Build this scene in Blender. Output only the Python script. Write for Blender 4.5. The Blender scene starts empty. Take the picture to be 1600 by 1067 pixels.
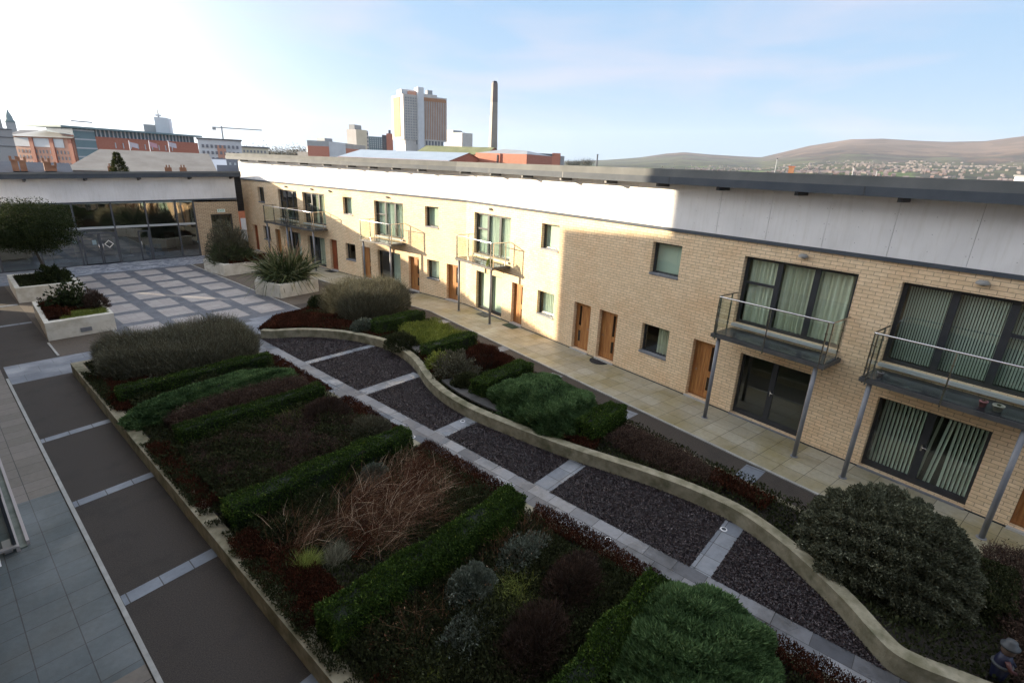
import bpy, math, random
import numpy as np
from math import radians, sin, cos, pi, hypot, atan2, tan
from mathutils import Matrix, Vector
# ------------------------------------------------------------------ camera, sky, sun, exposure
S = bpy.context.scene
COL = S.collection
FPX, YAW, PIT, ROLL, CAMZ = 797.1, radians(49.588), radians(18.836), radians(-2.463), 7.45
def _rot():
    cy, sy = cos(YAW), sin(YAW)
    f = np.array([sy*cos(PIT), cy*cos(PIT), -sin(PIT)])
    r = np.array([cy, -sy, 0.0]); d = np.cross(f, r)
    c, s = cos(ROLL), sin(ROLL)
    return np.array([c*r+s*d, -s*r+c*d, f])
RM = _rot()
cam_d = bpy.data.cameras.new('camera'); cam = bpy.data.objects.new('camera', cam_d); COL.objects.link(cam)
R_, D_, F_ = RM
cam.matrix_world = Matrix(((R_[0], -D_[0], -F_[0], 0), (R_[1], -D_[1], -F_[1], 0), (R_[2], -D_[2], -F_[2], CAMZ), (0, 0, 0, 1)))
cam_d.sensor_width = 36; cam_d.lens = FPX/1600*36; cam_d.clip_end = 30000; cam_d.clip_start = 0.05
S.camera = cam
SUN_EL = radians(11.0); SUN_XY = (-0.56, 0.8285)       # direction towards the sun in plan
EXPOSURE = 2.22
W = bpy.data.worlds.new('World'); S.world = W; W.use_nodes = True
wn = W.node_tree; wn.nodes.clear()
def wnode(t, **k):
    n = wn.nodes.new(t)
    for a, b in k.items(): setattr(n, a, b)
    return n
sky = wnode('ShaderNodeTexSky', sky_type='NISHITA', sun_disc=False, sun_elevation=SUN_EL,
            sun_rotation=atan2(SUN_XY[0], SUN_XY[1]) % (2*pi), altitude=50, air_density=1.0, dust_density=1.6, ozone_density=1.5)
bg = wnode('ShaderNodeBackground'); bg.inputs['Strength'].default_value = 0.12
wo = wnode('ShaderNodeOutputWorld')
def wm(op, a, b=None, c=None, clamp=False):
    n = wnode('ShaderNodeMath', operation=op, use_clamp=clamp)
    for k, v in enumerate((a, b, c)):
        if v is None: continue
        if isinstance(v, (int, float)): n.inputs[k].default_value = v
        else: wn.links.new(v, n.inputs[k])
    return n.outputs[0]
def wmix(f, a, b, mode='MIX'):
    n = wnode('ShaderNodeMix', data_type='RGBA', blend_type=mode)
    for k, v in ((0, f), (6, a), (7, b)):
        if isinstance(v, (int, float)): n.inputs[k].default_value = v
        elif isinstance(v, tuple): n.inputs[k].default_value = v
        else: wn.links.new(v, n.inputs[k])
    return n.outputs[2]
tc = wnode('ShaderNodeTexCoord'); sx = wnode('ShaderNodeSeparateXYZ'); wn.links.new(tc.outputs['Generated'], sx.inputs[0])
el = wm('MAXIMUM', sx.outputs[2], 0.0)
air = wmix(wm('POWER', el, .55), (.96, 1.27, 1.55, 1), (.30, .80, 1.58, 1))          # clear air from skyline to zenith
hi = wm('MULTIPLY', wm('SUBTRACT', el, .36, clamp=True), 3.2, clamp=True)            # extra brightness added overhead, out of view, to lift the shade
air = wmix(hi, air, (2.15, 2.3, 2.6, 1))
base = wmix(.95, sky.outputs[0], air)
dt = wm('ADD', wm('MULTIPLY', sx.outputs[0], SUN_XY[0]), wm('MULTIPLY', sx.outputs[1], SUN_XY[1]))
glow = wm('POWER', wm('MULTIPLY_ADD', dt, .5, .5, clamp=True), 13.0)                      # hazy brightness round the low sun
glow = wm('MULTIPLY', glow, wm('SUBTRACT', 1.0, wm('POWER', el, 1.1), clamp=True))
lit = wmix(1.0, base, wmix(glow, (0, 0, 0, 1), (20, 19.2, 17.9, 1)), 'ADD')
mp = wnode('ShaderNodeMapping'); mp.inputs['Scale'].default_value = (1, 1, 5.0); mp.inputs['Rotation'].default_value = (radians(4), radians(5), radians(62))
nz = wnode('ShaderNodeTexNoise'); nz.inputs['Scale'].default_value = 2.3; nz.inputs['Detail'].default_value = 8; nz.inputs['Roughness'].default_value = .5; nz.inputs['Distortion'].default_value = .4
wn.links.new(tc.outputs['Generated'], mp.inputs['Vector']); wn.links.new(mp.outputs[0], nz.inputs['Vector'])
rp = wnode('ShaderNodeMapRange'); rp.inputs[1].default_value = .47; rp.inputs[2].default_value = .68; rp.inputs[3].default_value = 0; rp.inputs[4].default_value = .62; wn.links.new(nz.outputs['Fac'], rp.inputs[0])
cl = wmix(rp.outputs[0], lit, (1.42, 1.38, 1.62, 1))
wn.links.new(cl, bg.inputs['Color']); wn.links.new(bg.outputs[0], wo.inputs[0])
sun_d = bpy.data.lights.new('sun', 'SUN'); sun_d.energy = 3.4; sun_d.angle = radians(.6); sun_d.color = (1, .83, .60)
sun = bpy.data.objects.new('sun', sun_d); COL.objects.link(sun)
to_sun = Vector((SUN_XY[0]*cos(SUN_EL), SUN_XY[1]*cos(SUN_EL), sin(SUN_EL)))
sun.rotation_euler = to_sun.to_track_quat('Z', 'Y').to_euler(); sun.location = (-30, 40, 60)
S.view_settings.view_transform = 'Standard'; S.view_settings.look = 'None'; S.view_settings.gamma = 1
S.view_settings.exposure = EXPOSURE; S.view_settings.use_curve_mapping = False
S.render.engine = 'CYCLES'
S.cycles.max_bounces = 8; S.cycles.transparent_max_bounces = 16
rng = np.random.default_rng(7); random.seed(7)

# ------------------------------------------------------------------ geometry helpers
def ray(px, py):
    return RM.T @ np.array([(px-800)/FPX, (py-533.5)/FPX, 1.0])
def G(px, py, z=0.0):                 # plan position of a spot at height z
    v = ray(px, py); t = (z-CAMZ)/v[2]; return np.array([v[0]*t, v[1]*t])
def at(px, py, d):                    # point at horizontal distance d
    v = ray(px, py); t = d/hypot(v[0], v[1]); return np.array([v[0]*t, v[1]*t, CAMZ+v[2]*t])
K = np.array([19.49, 20.18]); D1 = np.array([-.18788, -.98219]); D2 = np.array([.05126, -.99868])
N1 = np.array([-.98219, .18788]); N2 = np.array([-.99868, -.05126])
NM = (N1+N2)/np.linalg.norm(N1+N2); NM = NM/(NM@N1)
def WP(t, o, z):                      # terrace coordinates: t along the wall (0 at the bend), o out of it, z up
    if abs(t) < 1e-6: p = K+NM*o
    elif t > 0: p = K+D1*t+N1*o
    else: p = K+D2*t+N2*o
    return (float(p[0]), float(p[1]), float(z))
def XYZ(a, b, c): return (a, b, c)
def frame(ox, oy, yaw, oz=0.0):
    c, s = cos(yaw), sin(yaw)
    return lambda a, b, z: (ox+a*c-b*s, oy+a*s+b*c, oz+z)

class MB:
    def __init__(s, T=XYZ): s.v = []; s.f = []; s.uv = []; s.T = T; s.sm = []
    def face(s, pts, uvs=None, smooth=False):
        n = len(s.v); s.v += [s.T(*p) for p in pts]; s.f.append(tuple(range(n, n+len(pts))))
        s.uv += uvs if uvs else [(0, 0)]*len(pts); s.sm.append(smooth); return s
    def box(s, a0, a1, b0, b1, c0, c1, skip=''):
        P = lambda i, j, k: ((a0, a1)[i], (b0, b1)[j], (c0, c1)[k])
        def q(ids, ax):
            pts = [P(*i) for i in ids]; u = {'a': (1, 2), 'b': (0, 2), 'c': (0, 1)}[ax]
            s.face(pts, [(p[u[0]], p[u[1]]) for p in pts])
        if 'x' not in skip: q([(0,0,0),(0,0,1),(0,1,1),(0,1,0)], 'a')
        if 'X' not in skip: q([(1,0,0),(1,1,0),(1,1,1),(1,0,1)], 'a')
        if 'y' not in skip: q([(0,0,0),(1,0,0),(1,0,1),(0,0,1)], 'b')
        if 'Y' not in skip: q([(0,1,0),(0,1,1),(1,1,1),(1,1,0)], 'b')
        if 'z' not in skip: q([(0,0,0),(0,1,0),(1,1,0),(1,0,0)], 'c')
        if 'Z' not in skip: q([(0,0,1),(1,0,1),(1,1,1),(0,1,1)], 'c')
        return s
    def tube(s, path, r, n=10, cap=True):          # path: list of local points; r: radius or list
        pts = [np.array(s.T(*p), float) for p in path]; R = r if isinstance(r, (list, tuple)) else [r]*len(pts)
        base = len(s.v); up = None
        for i, p in enumerate(pts):
            d = (pts[min(i+1, len(pts)-1)]-pts[max(i-1, 0)]); d /= (np.linalg.norm(d)+1e-9)
            a = np.array([0, 0, 1.0]) if abs(d[2]) < .9 else np.array([1.0, 0, 0])
            if up is not None: a = up
            u = np.cross(d, a); u /= (np.linalg.norm(u)+1e-9); w = np.cross(u, d); up = w
            for k in range(n):
                an = 2*pi*k/n; q = p+R[i]*(cos(an)*u+sin(an)*w); s.v.append(tuple(q))
        for i in range(len(pts)-1):
            for k in range(n):
                a = base+i*n+k; b = base+i*n+(k+1) % n
                s.f.append((a, b, b+n, a+n)); s.uv += [(0, 0)]*4; s.sm.append(True)
        if cap:
            s.f.append(tuple(base+k for k in range(n))[::-1]); s.uv += [(0, 0)]*n; s.sm.append(False)
            e = base+(len(pts)-1)*n; s.f.append(tuple(e+k for k in range(n))); s.uv += [(0, 0)]*n; s.sm.append(False)
        return s
    def lathe(s, cx, cy, prof, n=16):              # prof: (r, z)
        base = len(s.v)
        for r, z in prof:
            for k in range(n):
                an = 2*pi*k/n; s.v.append(s.T(cx+r*cos(an), cy+r*sin(an), z))
        for i in range(len(prof)-1):
            for k in range(n):
                a = base+i*n+k; b = base+i*n+(k+1) % n
                s.f.append((a, b, b+n, a+n)); s.uv += [(0, 0)]*4; s.sm.append(True)
        s.f.append(tuple(base+k for k in range(n))[::-1]); s.uv += [(0, 0)]*n; s.sm.append(False)
        e = base+(len(prof)-1)*n; s.f.append(tuple(e+k for k in range(n))); s.uv += [(0, 0)]*n; s.sm.append(False)
        return s
    def build(s, name, mat, parent=None, bevel=0):
        me = bpy.data.meshes.new(name); me.from_pydata(s.v, [], s.f)
        ul = me.uv_layers.new(name='UVMap'); ul.data.foreach_set('uv', np.array(s.uv, dtype=np.float32).ravel())
        me.polygons.foreach_set('use_smooth', s.sm); me.materials.append(mat); me.update()
        o = bpy.data.objects.new(name, me); COL.objects.link(o)
        if bevel:
            m = o.modifiers.new('bevel', 'BEVEL'); m.width = bevel; m.segments = 2; m.limit_method = 'ANGLE'
        attach(o, parent); return o
def root_loc(p):
    return p.location.copy() if p.parent is None else Vector((0, 0, 0))     # parts are built in world coordinates
def attach(o, parent):
    if parent is None: return
    o.parent = parent
    L = root_loc(parent)
    o.matrix_parent_inverse = Matrix.Translation(-L)
def root_of(name, loc, label, cat, group=None):
    o = bpy.data.objects.new(name, None); o.empty_display_size = .2; COL.objects.link(o); o.location = loc
    return tag(o, label, cat, group)
def tag(o, label, cat, group=None, kind=None):
    o['label'] = label; o['category'] = cat
    if group: o['group'] = group
    if kind: o['kind'] = kind
    return o
def struct(o): o['kind'] = 'structure'; return o
def copy_at(o, loc, label=None, parent=None, rz=None, sc=None):
    c = o.copy(); COL.objects.link(c)
    if parent is not None: c.parent = parent
    else:
        c.location = loc
        if rz is not None: c.rotation_euler = (0, 0, rz)
        if sc is not None: c.scale = (sc, sc, sc)
    if label: c['label'] = label
    for ch in list(o.children): copy_at(ch, None, None, c)
    return c

# ------------------------------------------------------------------ materials
def newmat(name):
    m = bpy.data.materials.new(name); m.use_nodes = True; t = m.node_tree; b = t.nodes['Principled BSDF']
    return m, t, b
def nd(t, ty, ins=None, **k):
    n = t.nodes.new(ty)
    for a, v in k.items(): setattr(n, a, v)
    if ins:
        for a, v in ins.items(): n.inputs[a].default_value = v
    return n
def C4(c): return (c[0], c[1], c[2], 1)
def mat_noise(name, c1, c2, scale=3, rough=.7, bump=0.0, bscale=60, metal=0, det=5, c3=None, s3=.6, spec=.5, lo=.35, hi=.65):
    m, t, b = newmat(name); L = t.links.new
    co = nd(t, 'ShaderNodeTexCoord'); n = nd(t, 'ShaderNodeTexNoise', {'Scale': scale, 'Detail': det, 'Roughness': .6})
    L(co.outputs['Object'], n.inputs['Vector'])
    r = nd(t, 'ShaderNodeValToRGB'); e = r.color_ramp.elements; e[0].position = lo; e[1].position = hi; e[0].color = C4(c1); e[1].color = C4(c2)
    L(n.outputs['Fac'], r.inputs['Fac']); out = r.outputs['Color']
    if c3:
        n3 = nd(t, 'ShaderNodeTexNoise', {'Scale': s3, 'Detail': 4, 'Roughness': .65}); L(co.outputs['Object'], n3.inputs['Vector'])
        r3 = nd(t, 'ShaderNodeValToRGB'); q = r3.color_ramp.elements; q[0].position = .5; q[1].position = .68; q[0].color = (0,0,0,1); q[1].color = (.8,.8,.8,1)
        mxx = nd(t, 'ShaderNodeMix', data_type='RGBA'); mxx.inputs[7].default_value = C4(c3)
        L(n3.outputs['Fac'], r3.inputs['Fac']); L(r3.outputs['Color'], mxx.inputs[0]); L(out, mxx.inputs[6]); out = mxx.outputs[2]
    L(out, b.inputs['Base Color']); b.inputs['Roughness'].default_value = rough; b.inputs['Metallic'].default_value = metal
    b.inputs['Specular IOR Level'].default_value = spec
    if bump:
        nb = nd(t, 'ShaderNodeTexNoise', {'Scale': bscale, 'Detail': 4}); L(co.outputs['Object'], nb.inputs['Vector'])
        bp = nd(t, 'ShaderNodeBump', {'Strength': bump, 'Distance': .02}); L(nb.outputs['Fac'], bp.inputs['Height']); L(bp.outputs[0], b.inputs['Normal'])
    return m
def mat_brick(name, c1, c2, mortar, w, h, ms, offset=.5, rough=.8, uv=True, bump=.4, stain=None, stain_s=.5, var=None, rot=0, off=(0, 0), rlo=None, wet=None):
    m, t, b = newmat(name); L = t.links.new
    co = nd(t, 'ShaderNodeTexCoord'); mpn = nd(t, 'ShaderNodeMapping'); mpn.inputs['Location'].default_value = (off[0], off[1], 0)
    mpn.inputs['Rotation'].default_value = (0, 0, rot)
    L(co.outputs['UV' if uv else 'Object'], mpn.inputs['Vector'])
    br = nd(t, 'ShaderNodeTexBrick', {'Scale': 1.0, 'Mortar Size': ms, 'Mortar Smooth': .15, 'Bias': 0.0, 'Brick Width': w, 'Row Height': h,
            'Color1': C4(c1), 'Color2': C4(c2), 'Mortar': C4(mortar)})
    br.offset = offset; L(mpn.outputs[0], br.inputs['Vector']); out = br.outputs['Color']
    n = nd(t, 'ShaderNodeTexNoise', {'Scale': 9.0, 'Detail': 6, 'Roughness': .7}); L(co.outputs['Object'], n.inputs['Vector'])
    hs = nd(t, 'ShaderNodeHueSaturation'); mr = nd(t, 'ShaderNodeMapRange', {'From Min': .3, 'From Max': .7, 'To Min': .86, 'To Max': 1.12})
    L(n.outputs['Fac'], mr.inputs[0]); L(mr.outputs[0], hs.inputs['Value']); L(out, hs.inputs['Color']); out = hs.outputs['Color']
    if stain:
        n3 = nd(t, 'ShaderNodeTexNoise', {'Scale': stain_s, 'Detail': 5, 'Roughness': .6}); L(co.outputs['Object'], n3.inputs['Vector'])
        r3 = nd(t, 'ShaderNodeValToRGB'); q = r3.color_ramp.elements; q[0].position = .46; q[1].position = .66; q[0].color = (0,0,0,1); q[1].color = (.75,.75,.75,1)
        mxx = nd(t, 'ShaderNodeMix', data_type='RGBA'); mxx.inputs[7].default_value = C4(stain)
        mxx.blend_type = 'MULTIPLY'
        L(n3.outputs['Fac'], r3.inputs['Fac']); L(r3.outputs['Color'], mxx.inputs[0]); L(out, mxx.inputs[6]); out = mxx.outputs[2]
    L(out, b.inputs['Base Color']); b.inputs['Roughness'].default_value = rough
    if wet:                                           # damp slabs: patches of low roughness
        nw = nd(t, 'ShaderNodeTexNoise', {'Scale': wet[0], 'Detail': 3}); L(co.outputs['Object'], nw.inputs['Vector'])
        mw = nd(t, 'ShaderNodeMapRange', {'From Min': .42, 'From Max': .62, 'To Min': wet[1], 'To Max': wet[2]}); L(nw.outputs['Fac'], mw.inputs[0]); L(mw.outputs[0], b.inputs['Roughness'])
    if bump:
        bp = nd(t, 'ShaderNodeBump', {'Strength': bump, 'Distance': .01}); bp.invert = True
        L(br.outputs['Fac'], bp.inputs['Height'])
        nb = nd(t, 'ShaderNodeTexNoise', {'Scale': 45.0, 'Detail': 4}); L(co.outputs['Object'], nb.inputs['Vector'])
        b2 = nd(t, 'ShaderNodeBump', {'Strength': .25, 'Distance': .006}); L(nb.outputs['Fac'], b2.inputs['Height']); L(bp.outputs[0], b2.inputs['Normal'])
        L(b2.outputs[0], b.inputs['Normal'])
    return m
def mat_plain(name, c, rough=.5, metal=0, spec=.5, emit=None, es=0):
    m, t, b = newmat(name); b.inputs['Base Color'].default_value = C4(c); b.inputs['Roughness'].default_value = rough
    b.inputs['Metallic'].default_value = metal; b.inputs['Specular IOR Level'].default_value = spec
    if emit: b.inputs['Emission Color'].default_value = C4(emit); b.inputs['Emission Strength'].default_value = es
    return m
def mat_glass(name, tint=(.80, .92, .85), f0=.10, rough=.015):
    m = bpy.data.materials.new(name); m.use_nodes = True; t = m.node_tree; t.nodes.clear(); L = t.links.new
    o = nd(t, 'ShaderNodeOutputMaterial'); g = nd(t, 'ShaderNodeBsdfGlossy', {'Roughness': rough, 'Color': (.95, .97, .96, 1)})
    tr = nd(t, 'ShaderNodeBsdfTransparent', {'Color': C4(tint)}); f = nd(t, 'ShaderNodeLayerWeight', {'Blend': .5}); mxs = nd(t, 'ShaderNodeMixShader')
    pw = nd(t, 'ShaderNodeMath', {1: 4.0}, operation='POWER'); ma = nd(t, 'ShaderNodeMath', {1: 1-f0, 2: f0}, operation='MULTIPLY_ADD')
    co = nd(t, 'ShaderNodeTexCoord'); n = nd(t, 'ShaderNodeTexNoise', {'Scale': 1.3, 'Detail': 1}); bp = nd(t, 'ShaderNodeBump', {'Strength': .05, 'Distance': .05})
    L(co.outputs['Object'], n.inputs['Vector']); L(n.outputs['Fac'], bp.inputs['Height']); L(bp.outputs[0], g.inputs['Normal'])
    L(f.outputs['Facing'], pw.inputs[0]); L(pw.outputs[0], ma.inputs[0]); L(ma.outputs[0], mxs.inputs[0]); L(tr.outputs[0], mxs.inputs[1]); L(g.outputs[0], mxs.inputs[2]); L(mxs.outputs[0], o.inputs[0])
    return m
def mat_leaf(name, cols, rough=.55, trans=.25, spec=.35):
    """cols: list of (pos, colour) picked per leaf by the 'rnd' attribute"""
    m, t, b = newmat(name); L = t.links.new
    a = nd(t, 'ShaderNodeAttribute', attribute_name='rnd'); r = nd(t, 'ShaderNodeValToRGB'); e = r.color_ramp.elements
    e[0].position, e[0].color = cols[0][0], C4(cols[0][1]); e[1].position, e[1].color = cols[-1][0], C4(cols[-1][1])
    for p, c in cols[1:-1]:
        q = e.new(p); q.color = C4(c)
    L(a.outputs['Fac'], r.inputs['Fac']); L(r.outputs['Color'], b.inputs['Base Color']); b.inputs['Roughness'].default_value = rough
    b.inputs['Specular IOR Level'].default_value = spec
    tl = nd(t, 'ShaderNodeBsdfTranslucent'); L(r.outputs['Color'], tl.inputs['Color']); ms = nd(t, 'ShaderNodeMixShader', {'Fac': trans})
    o = t.nodes['Material Output']; L(b.outputs[0], ms.inputs[1]); L(tl.outputs[0], ms.inputs[2]); L(ms.outputs[0], o.inputs[0])
    return m

M = {}
M['brick'] = mat_brick('buff_brick', (.82, .64, .425), (.73, .555, .35), (.40, .295, .205), .30, .1, .008, stain=(.95, .86, .78), stain_s=.7)
M['brick2'] = mat_brick('pavilion_brick', (.60, .46, .30), (.52, .385, .24), (.14, .10, .075), .30, .1, .011)
M['redbrick'] = mat_noise('red_brick_far', (.36, .12, .075), (.44, .17, .11), 4)
M['redbrick_near'] = mat_brick('red_brick_house', (.50, .15, .06), (.42, .12, .05), (.35, .2, .13), .23, .08, .01)
M['pinkbrick'] = mat_noise('pink_brick_far', (.45, .23, .16), (.53, .29, .21), 4)
def mat_board():
    m, t, b = newmat('white_render_board'); L = t.links.new; co = nd(t, 'ShaderNodeTexCoord'); mpn = nd(t, 'ShaderNodeMapping'); mpn.inputs['Scale'].default_value = (5, 5, .5); L(co.outputs['Object'], mpn.inputs['Vector'])
    a = nd(t, 'ShaderNodeTexNoise', {'Scale': 1.6, 'Detail': 6, 'Roughness': .7}); L(mpn.outputs[0], a.inputs['Vector']); c = nd(t, 'ShaderNodeTexNoise', {'Scale': .9, 'Detail': 5}); L(co.outputs['Object'], c.inputs['Vector'])
    r = nd(t, 'ShaderNodeValToRGB'); e = r.color_ramp.elements; e[0].position = .30; e[0].color = (.69, .68, .67, 1); e[1].position = .52; e[1].color = (.76, .755, .76, 1); L(a.outputs['Fac'], r.inputs['Fac'])
    h = nd(t, 'ShaderNodeHueSaturation'); mr = nd(t, 'ShaderNodeMapRange', {'From Min': .3, 'From Max': .7, 'To Min': .90, 'To Max': 1.06}); L(c.outputs['Fac'], mr.inputs[0]); L(mr.outputs[0], h.inputs['Value']); L(r.outputs['Color'], h.inputs['Color']); L(h.outputs[0], b.inputs['Base Color']); b.inputs['Roughness'].default_value = .55
    return m
M['board'] = mat_board()
M['panel'] = mat_noise('white_render_panel', (.70, .69, .70), (.76, .75, .76), 1.2, rough=.55, c3=(.64, .63, .62), s3=1.5)
M['joint'] = mat_plain('panel_joint', (.22, .22, .23), .8)
M['fascia'] = mat_noise('grey_metal_fascia', (.055, .066, .082), (.075, .086, .10), 1.5, rough=.7, metal=0, spec=.25)
M['rooftop'] = mat_noise('grey_roof_sheet', (.12, .127, .128), (.155, .16, .16), 1.2, rough=.85, spec=.15)
M['frame'] = mat_noise('dark_grey_frame', (.026, .029, .035), (.036, .040, .046), 5, rough=.4)
M['sill'] = mat_noise('grey_aluminium_sill', (.16, .17, .19), (.22, .23, .25), 4, rough=.4)
M['glass'] = mat_glass('window_glass', (.80, .90, .84), .13)
M['glassb'] = mat_glass('balustrade_glass', (.88, .93, .90), .06)
M['glassp'] = mat_glass('pavilion_glass', (.60, .70, .66), .22)
M['steel'] = mat_plain('stainless_steel', (.62, .61, .60), .22, 1)
M['post'] = mat_noise('grey_painted_post', (.17, .18, .205), (.22, .23, .25), 3, rough=.4, spec=.5)
M['deck'] = mat_noise('dark_wet_deck', (.022, .026, .030), (.06, .066, .072), 2.2, rough=.22, bump=.1, bscale=14)
M['soffit'] = mat_noise('balcony_edge', (.05, .052, .055), (.085, .085, .085), 3, rough=.5)
M['dark'] = mat_plain('dark_room', (.02, .021, .022), .9)
M['room'] = mat_plain('room_wall', (.10, .095, .085), .9)
M['mullion'] = mat_plain('slate_mullion', (.06, .065, .075), .45)
def mat_curtain(name, c1, c2, sc):
    m, t, b = newmat(name); L = t.links.new; uv = nd(t, 'ShaderNodeTexCoord'); w = nd(t, 'ShaderNodeTexWave', {'Scale': sc, 'Distortion': 1.5, 'Detail': 1.5})
    w.bands_direction = 'X'; L(uv.outputs['UV'], w.inputs['Vector']); r = nd(t, 'ShaderNodeValToRGB'); r.color_ramp.elements[0].color = C4(c1); r.color_ramp.elements[1].color = C4(c2)
    L(w.outputs['Fac'], r.inputs['Fac']); L(r.outputs['Color'], b.inputs['Base Color']); b.inputs['Roughness'].default_value = .9
    return m
M['curtain'] = mat_curtain('cream_curtain', (.66, .62, .52), (.82, .79, .70), 1.2)
M['net'] = mat_curtain('net_curtain', (.60, .63, .60), (.78, .80, .77), 2.5)
M['blind'] = mat_plain('white_blind', (.66, .70, .64), .8)
def mat_wood(name, c1, c2, c3):
    m, t, b = newmat(name); L = t.links.new; uv = nd(t, 'ShaderNodeTexCoord'); mpn = nd(t, 'ShaderNodeMapping'); mpn.inputs['Scale'].default_value = (9, .5, 1)
    L(uv.outputs['UV'], mpn.inputs['Vector']); n = nd(t, 'ShaderNodeTexNoise', {'Scale': 2.2, 'Detail': 4}); L(mpn.outputs[0], n.inputs['Vector'])
    r = nd(t, 'ShaderNodeValToRGB'); e = r.color_ramp.elements; e[0].position = .35; e[0].color = C4(c1); e[1].position = .68; e[1].color = C4(c3); q = e.new(.5); q.color = C4(c2)
    L(n.outputs['Fac'], r.inputs['Fac']); L(r.outputs['Color'], b.inputs['Base Color']); b.inputs['Roughness'].default_value = .5
    return m
M['oak'] = mat_wood('oak_door', (.27, .105, .03), (.38, .165, .05), (.50, .25, .085))
M['oak_red'] = mat_wood('red_brown_door', (.16, .035, .012), (.26, .06, .018), (.34, .09, .03))
M['oak_frame'] = mat_wood('oak_frame', (.24, .10, .035), (.3, .13, .045), (.36, .17, .06))
M['grey_post'] = mat_plain('lamp_housing', (.33, .33, .32), .45, .3)
M['white'] = mat_plain('white_paint', (.8, .8, .8), .5)
M['lens'] = mat_plain('lamp_lens', (.6, .6, .58), .15)
M['paving'] = mat_brick('terrace_paving', (.29, .262, .185), (.37, .345, .27), (.10, .09, .06), .62, .585, .008, offset=.0, rough=.6, bump=.25, stain=(.74, .68, .40), stain_s=.6, wet=(1.1, .75, .42))
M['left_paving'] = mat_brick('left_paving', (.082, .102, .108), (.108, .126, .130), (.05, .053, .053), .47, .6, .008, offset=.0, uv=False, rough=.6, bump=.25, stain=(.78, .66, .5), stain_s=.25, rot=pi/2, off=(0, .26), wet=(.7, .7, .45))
M['tarmac'] = mat_noise('resin_bound_path', (.020, .017, .0145), (.072, .058, .047), 48, rough=.85, bump=.6, bscale=90, c3=(.028, .024, .020), s3=.9, det=8, lo=.30, hi=.70)
M['slab'] = mat_brick('blue_grey_slab', (.145, .17, .205), (.19, .21, .24), (.04, .04, .04), .52, 3.0, .010, offset=0, uv=False, rough=.5, bump=.2, stain=(.8, .8, .78), wet=(1.4, .6, .3))
M['slabpath'] = mat_brick('stone_path', (.065, .068, .078), (.27, .272, .28), (.04, .04, .04), .62, .505, .007, offset=.45, uv=False, rough=.5, bump=.35, stain=(.42, .40, .36), stain_s=.8, rot=pi/2, off=(0, 7.75), wet=(.8, .60, .12))
M['crosspath'] = mat_brick('cross_path', (.15, .17, .205), (.20, .215, .245), (.1, .11, .12), .9, .7, .008, offset=.5, uv=False, rough=.5, bump=.2, stain=(.8, .8, .8), wet=(.9, .7, .3))
M['kerb'] = mat_noise('pale_kerb', (.27, .27, .25), (.38, .38, .36), 3, rough=.6)
M['plaza_dark'] = mat_brick('blue_setts', (.075, .082, .10), (.11, .118, .138), (.05, .05, .06), .2, .1, .006, uv=False, rough=.5, bump=.4, wet=(.6, .65, .35))
M['plaza_tile'] = mat_brick('pinkish_flag', (.28, .255, .24), (.345, .32, .30), (.17, .155, .15), .4, .32, .005, offset=0, uv=False, rough=.6, bump=.2, stain=(.82, .82, .85), stain_s=.8)
def mat_cobble():
    m, t, b = newmat('wavy_setts'); L = t.links.new; co = nd(t, 'ShaderNodeTexCoord'); mpn = nd(t, 'ShaderNodeMapping'); mpn.inputs['Scale'].default_value = (1.6, 3.6, 1)
    L(co.outputs['Object'], mpn.inputs['Vector']); v = nd(t, 'ShaderNodeTexNoise', {'Scale': 1.1, 'Detail': 2, 'Distortion': 1.6}); L(mpn.outputs[0], v.inputs['Vector'])
    r = nd(t, 'ShaderNodeValToRGB'); r.color_ramp.elements[0].position = .46; r.color_ramp.elements[1].position = .53
    r.color_ramp.elements[0].color = (.10, .115, .15, 1); r.color_ramp.elements[1].color = (.36, .38, .42, 1)
    L(v.outputs['Fac'], r.inputs['Fac']); L(r.outputs['Color'], b.inputs['Base Color']); b.inputs['Roughness'].default_value = .5; return m
M['cobble'] = mat_cobble()
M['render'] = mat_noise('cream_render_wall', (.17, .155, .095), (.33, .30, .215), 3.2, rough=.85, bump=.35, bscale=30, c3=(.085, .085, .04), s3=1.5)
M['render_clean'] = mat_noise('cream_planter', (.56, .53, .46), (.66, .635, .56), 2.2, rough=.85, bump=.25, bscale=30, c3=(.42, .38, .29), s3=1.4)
M['soil'] = mat_noise('dark_soil', (.012, .010, .008), (.035, .028, .02), 12, rough=.95, bump=.8, bscale=40)
M['bench'] = mat_noise('dark_bench_top', (.035, .034, .032), (.065, .062, .058), 6, rough=.55)
M['gravel_base'] = mat_noise('gravel_base', (.014, .012, .014), (.045, .038, .042), 40, rough=.8, bump=.6, bscale=60)
M['brown_gravel'] = mat_noise('brown_pebbles', (.035, .028, .021), (.15, .12, .092), 42, rough=.8, bump=.8, bscale=50)
M['ground'] = mat_noise('city_ground', (.06, .07, .05), (.13, .12, .10), .02, rough=.9)

print('materials ok')
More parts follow.
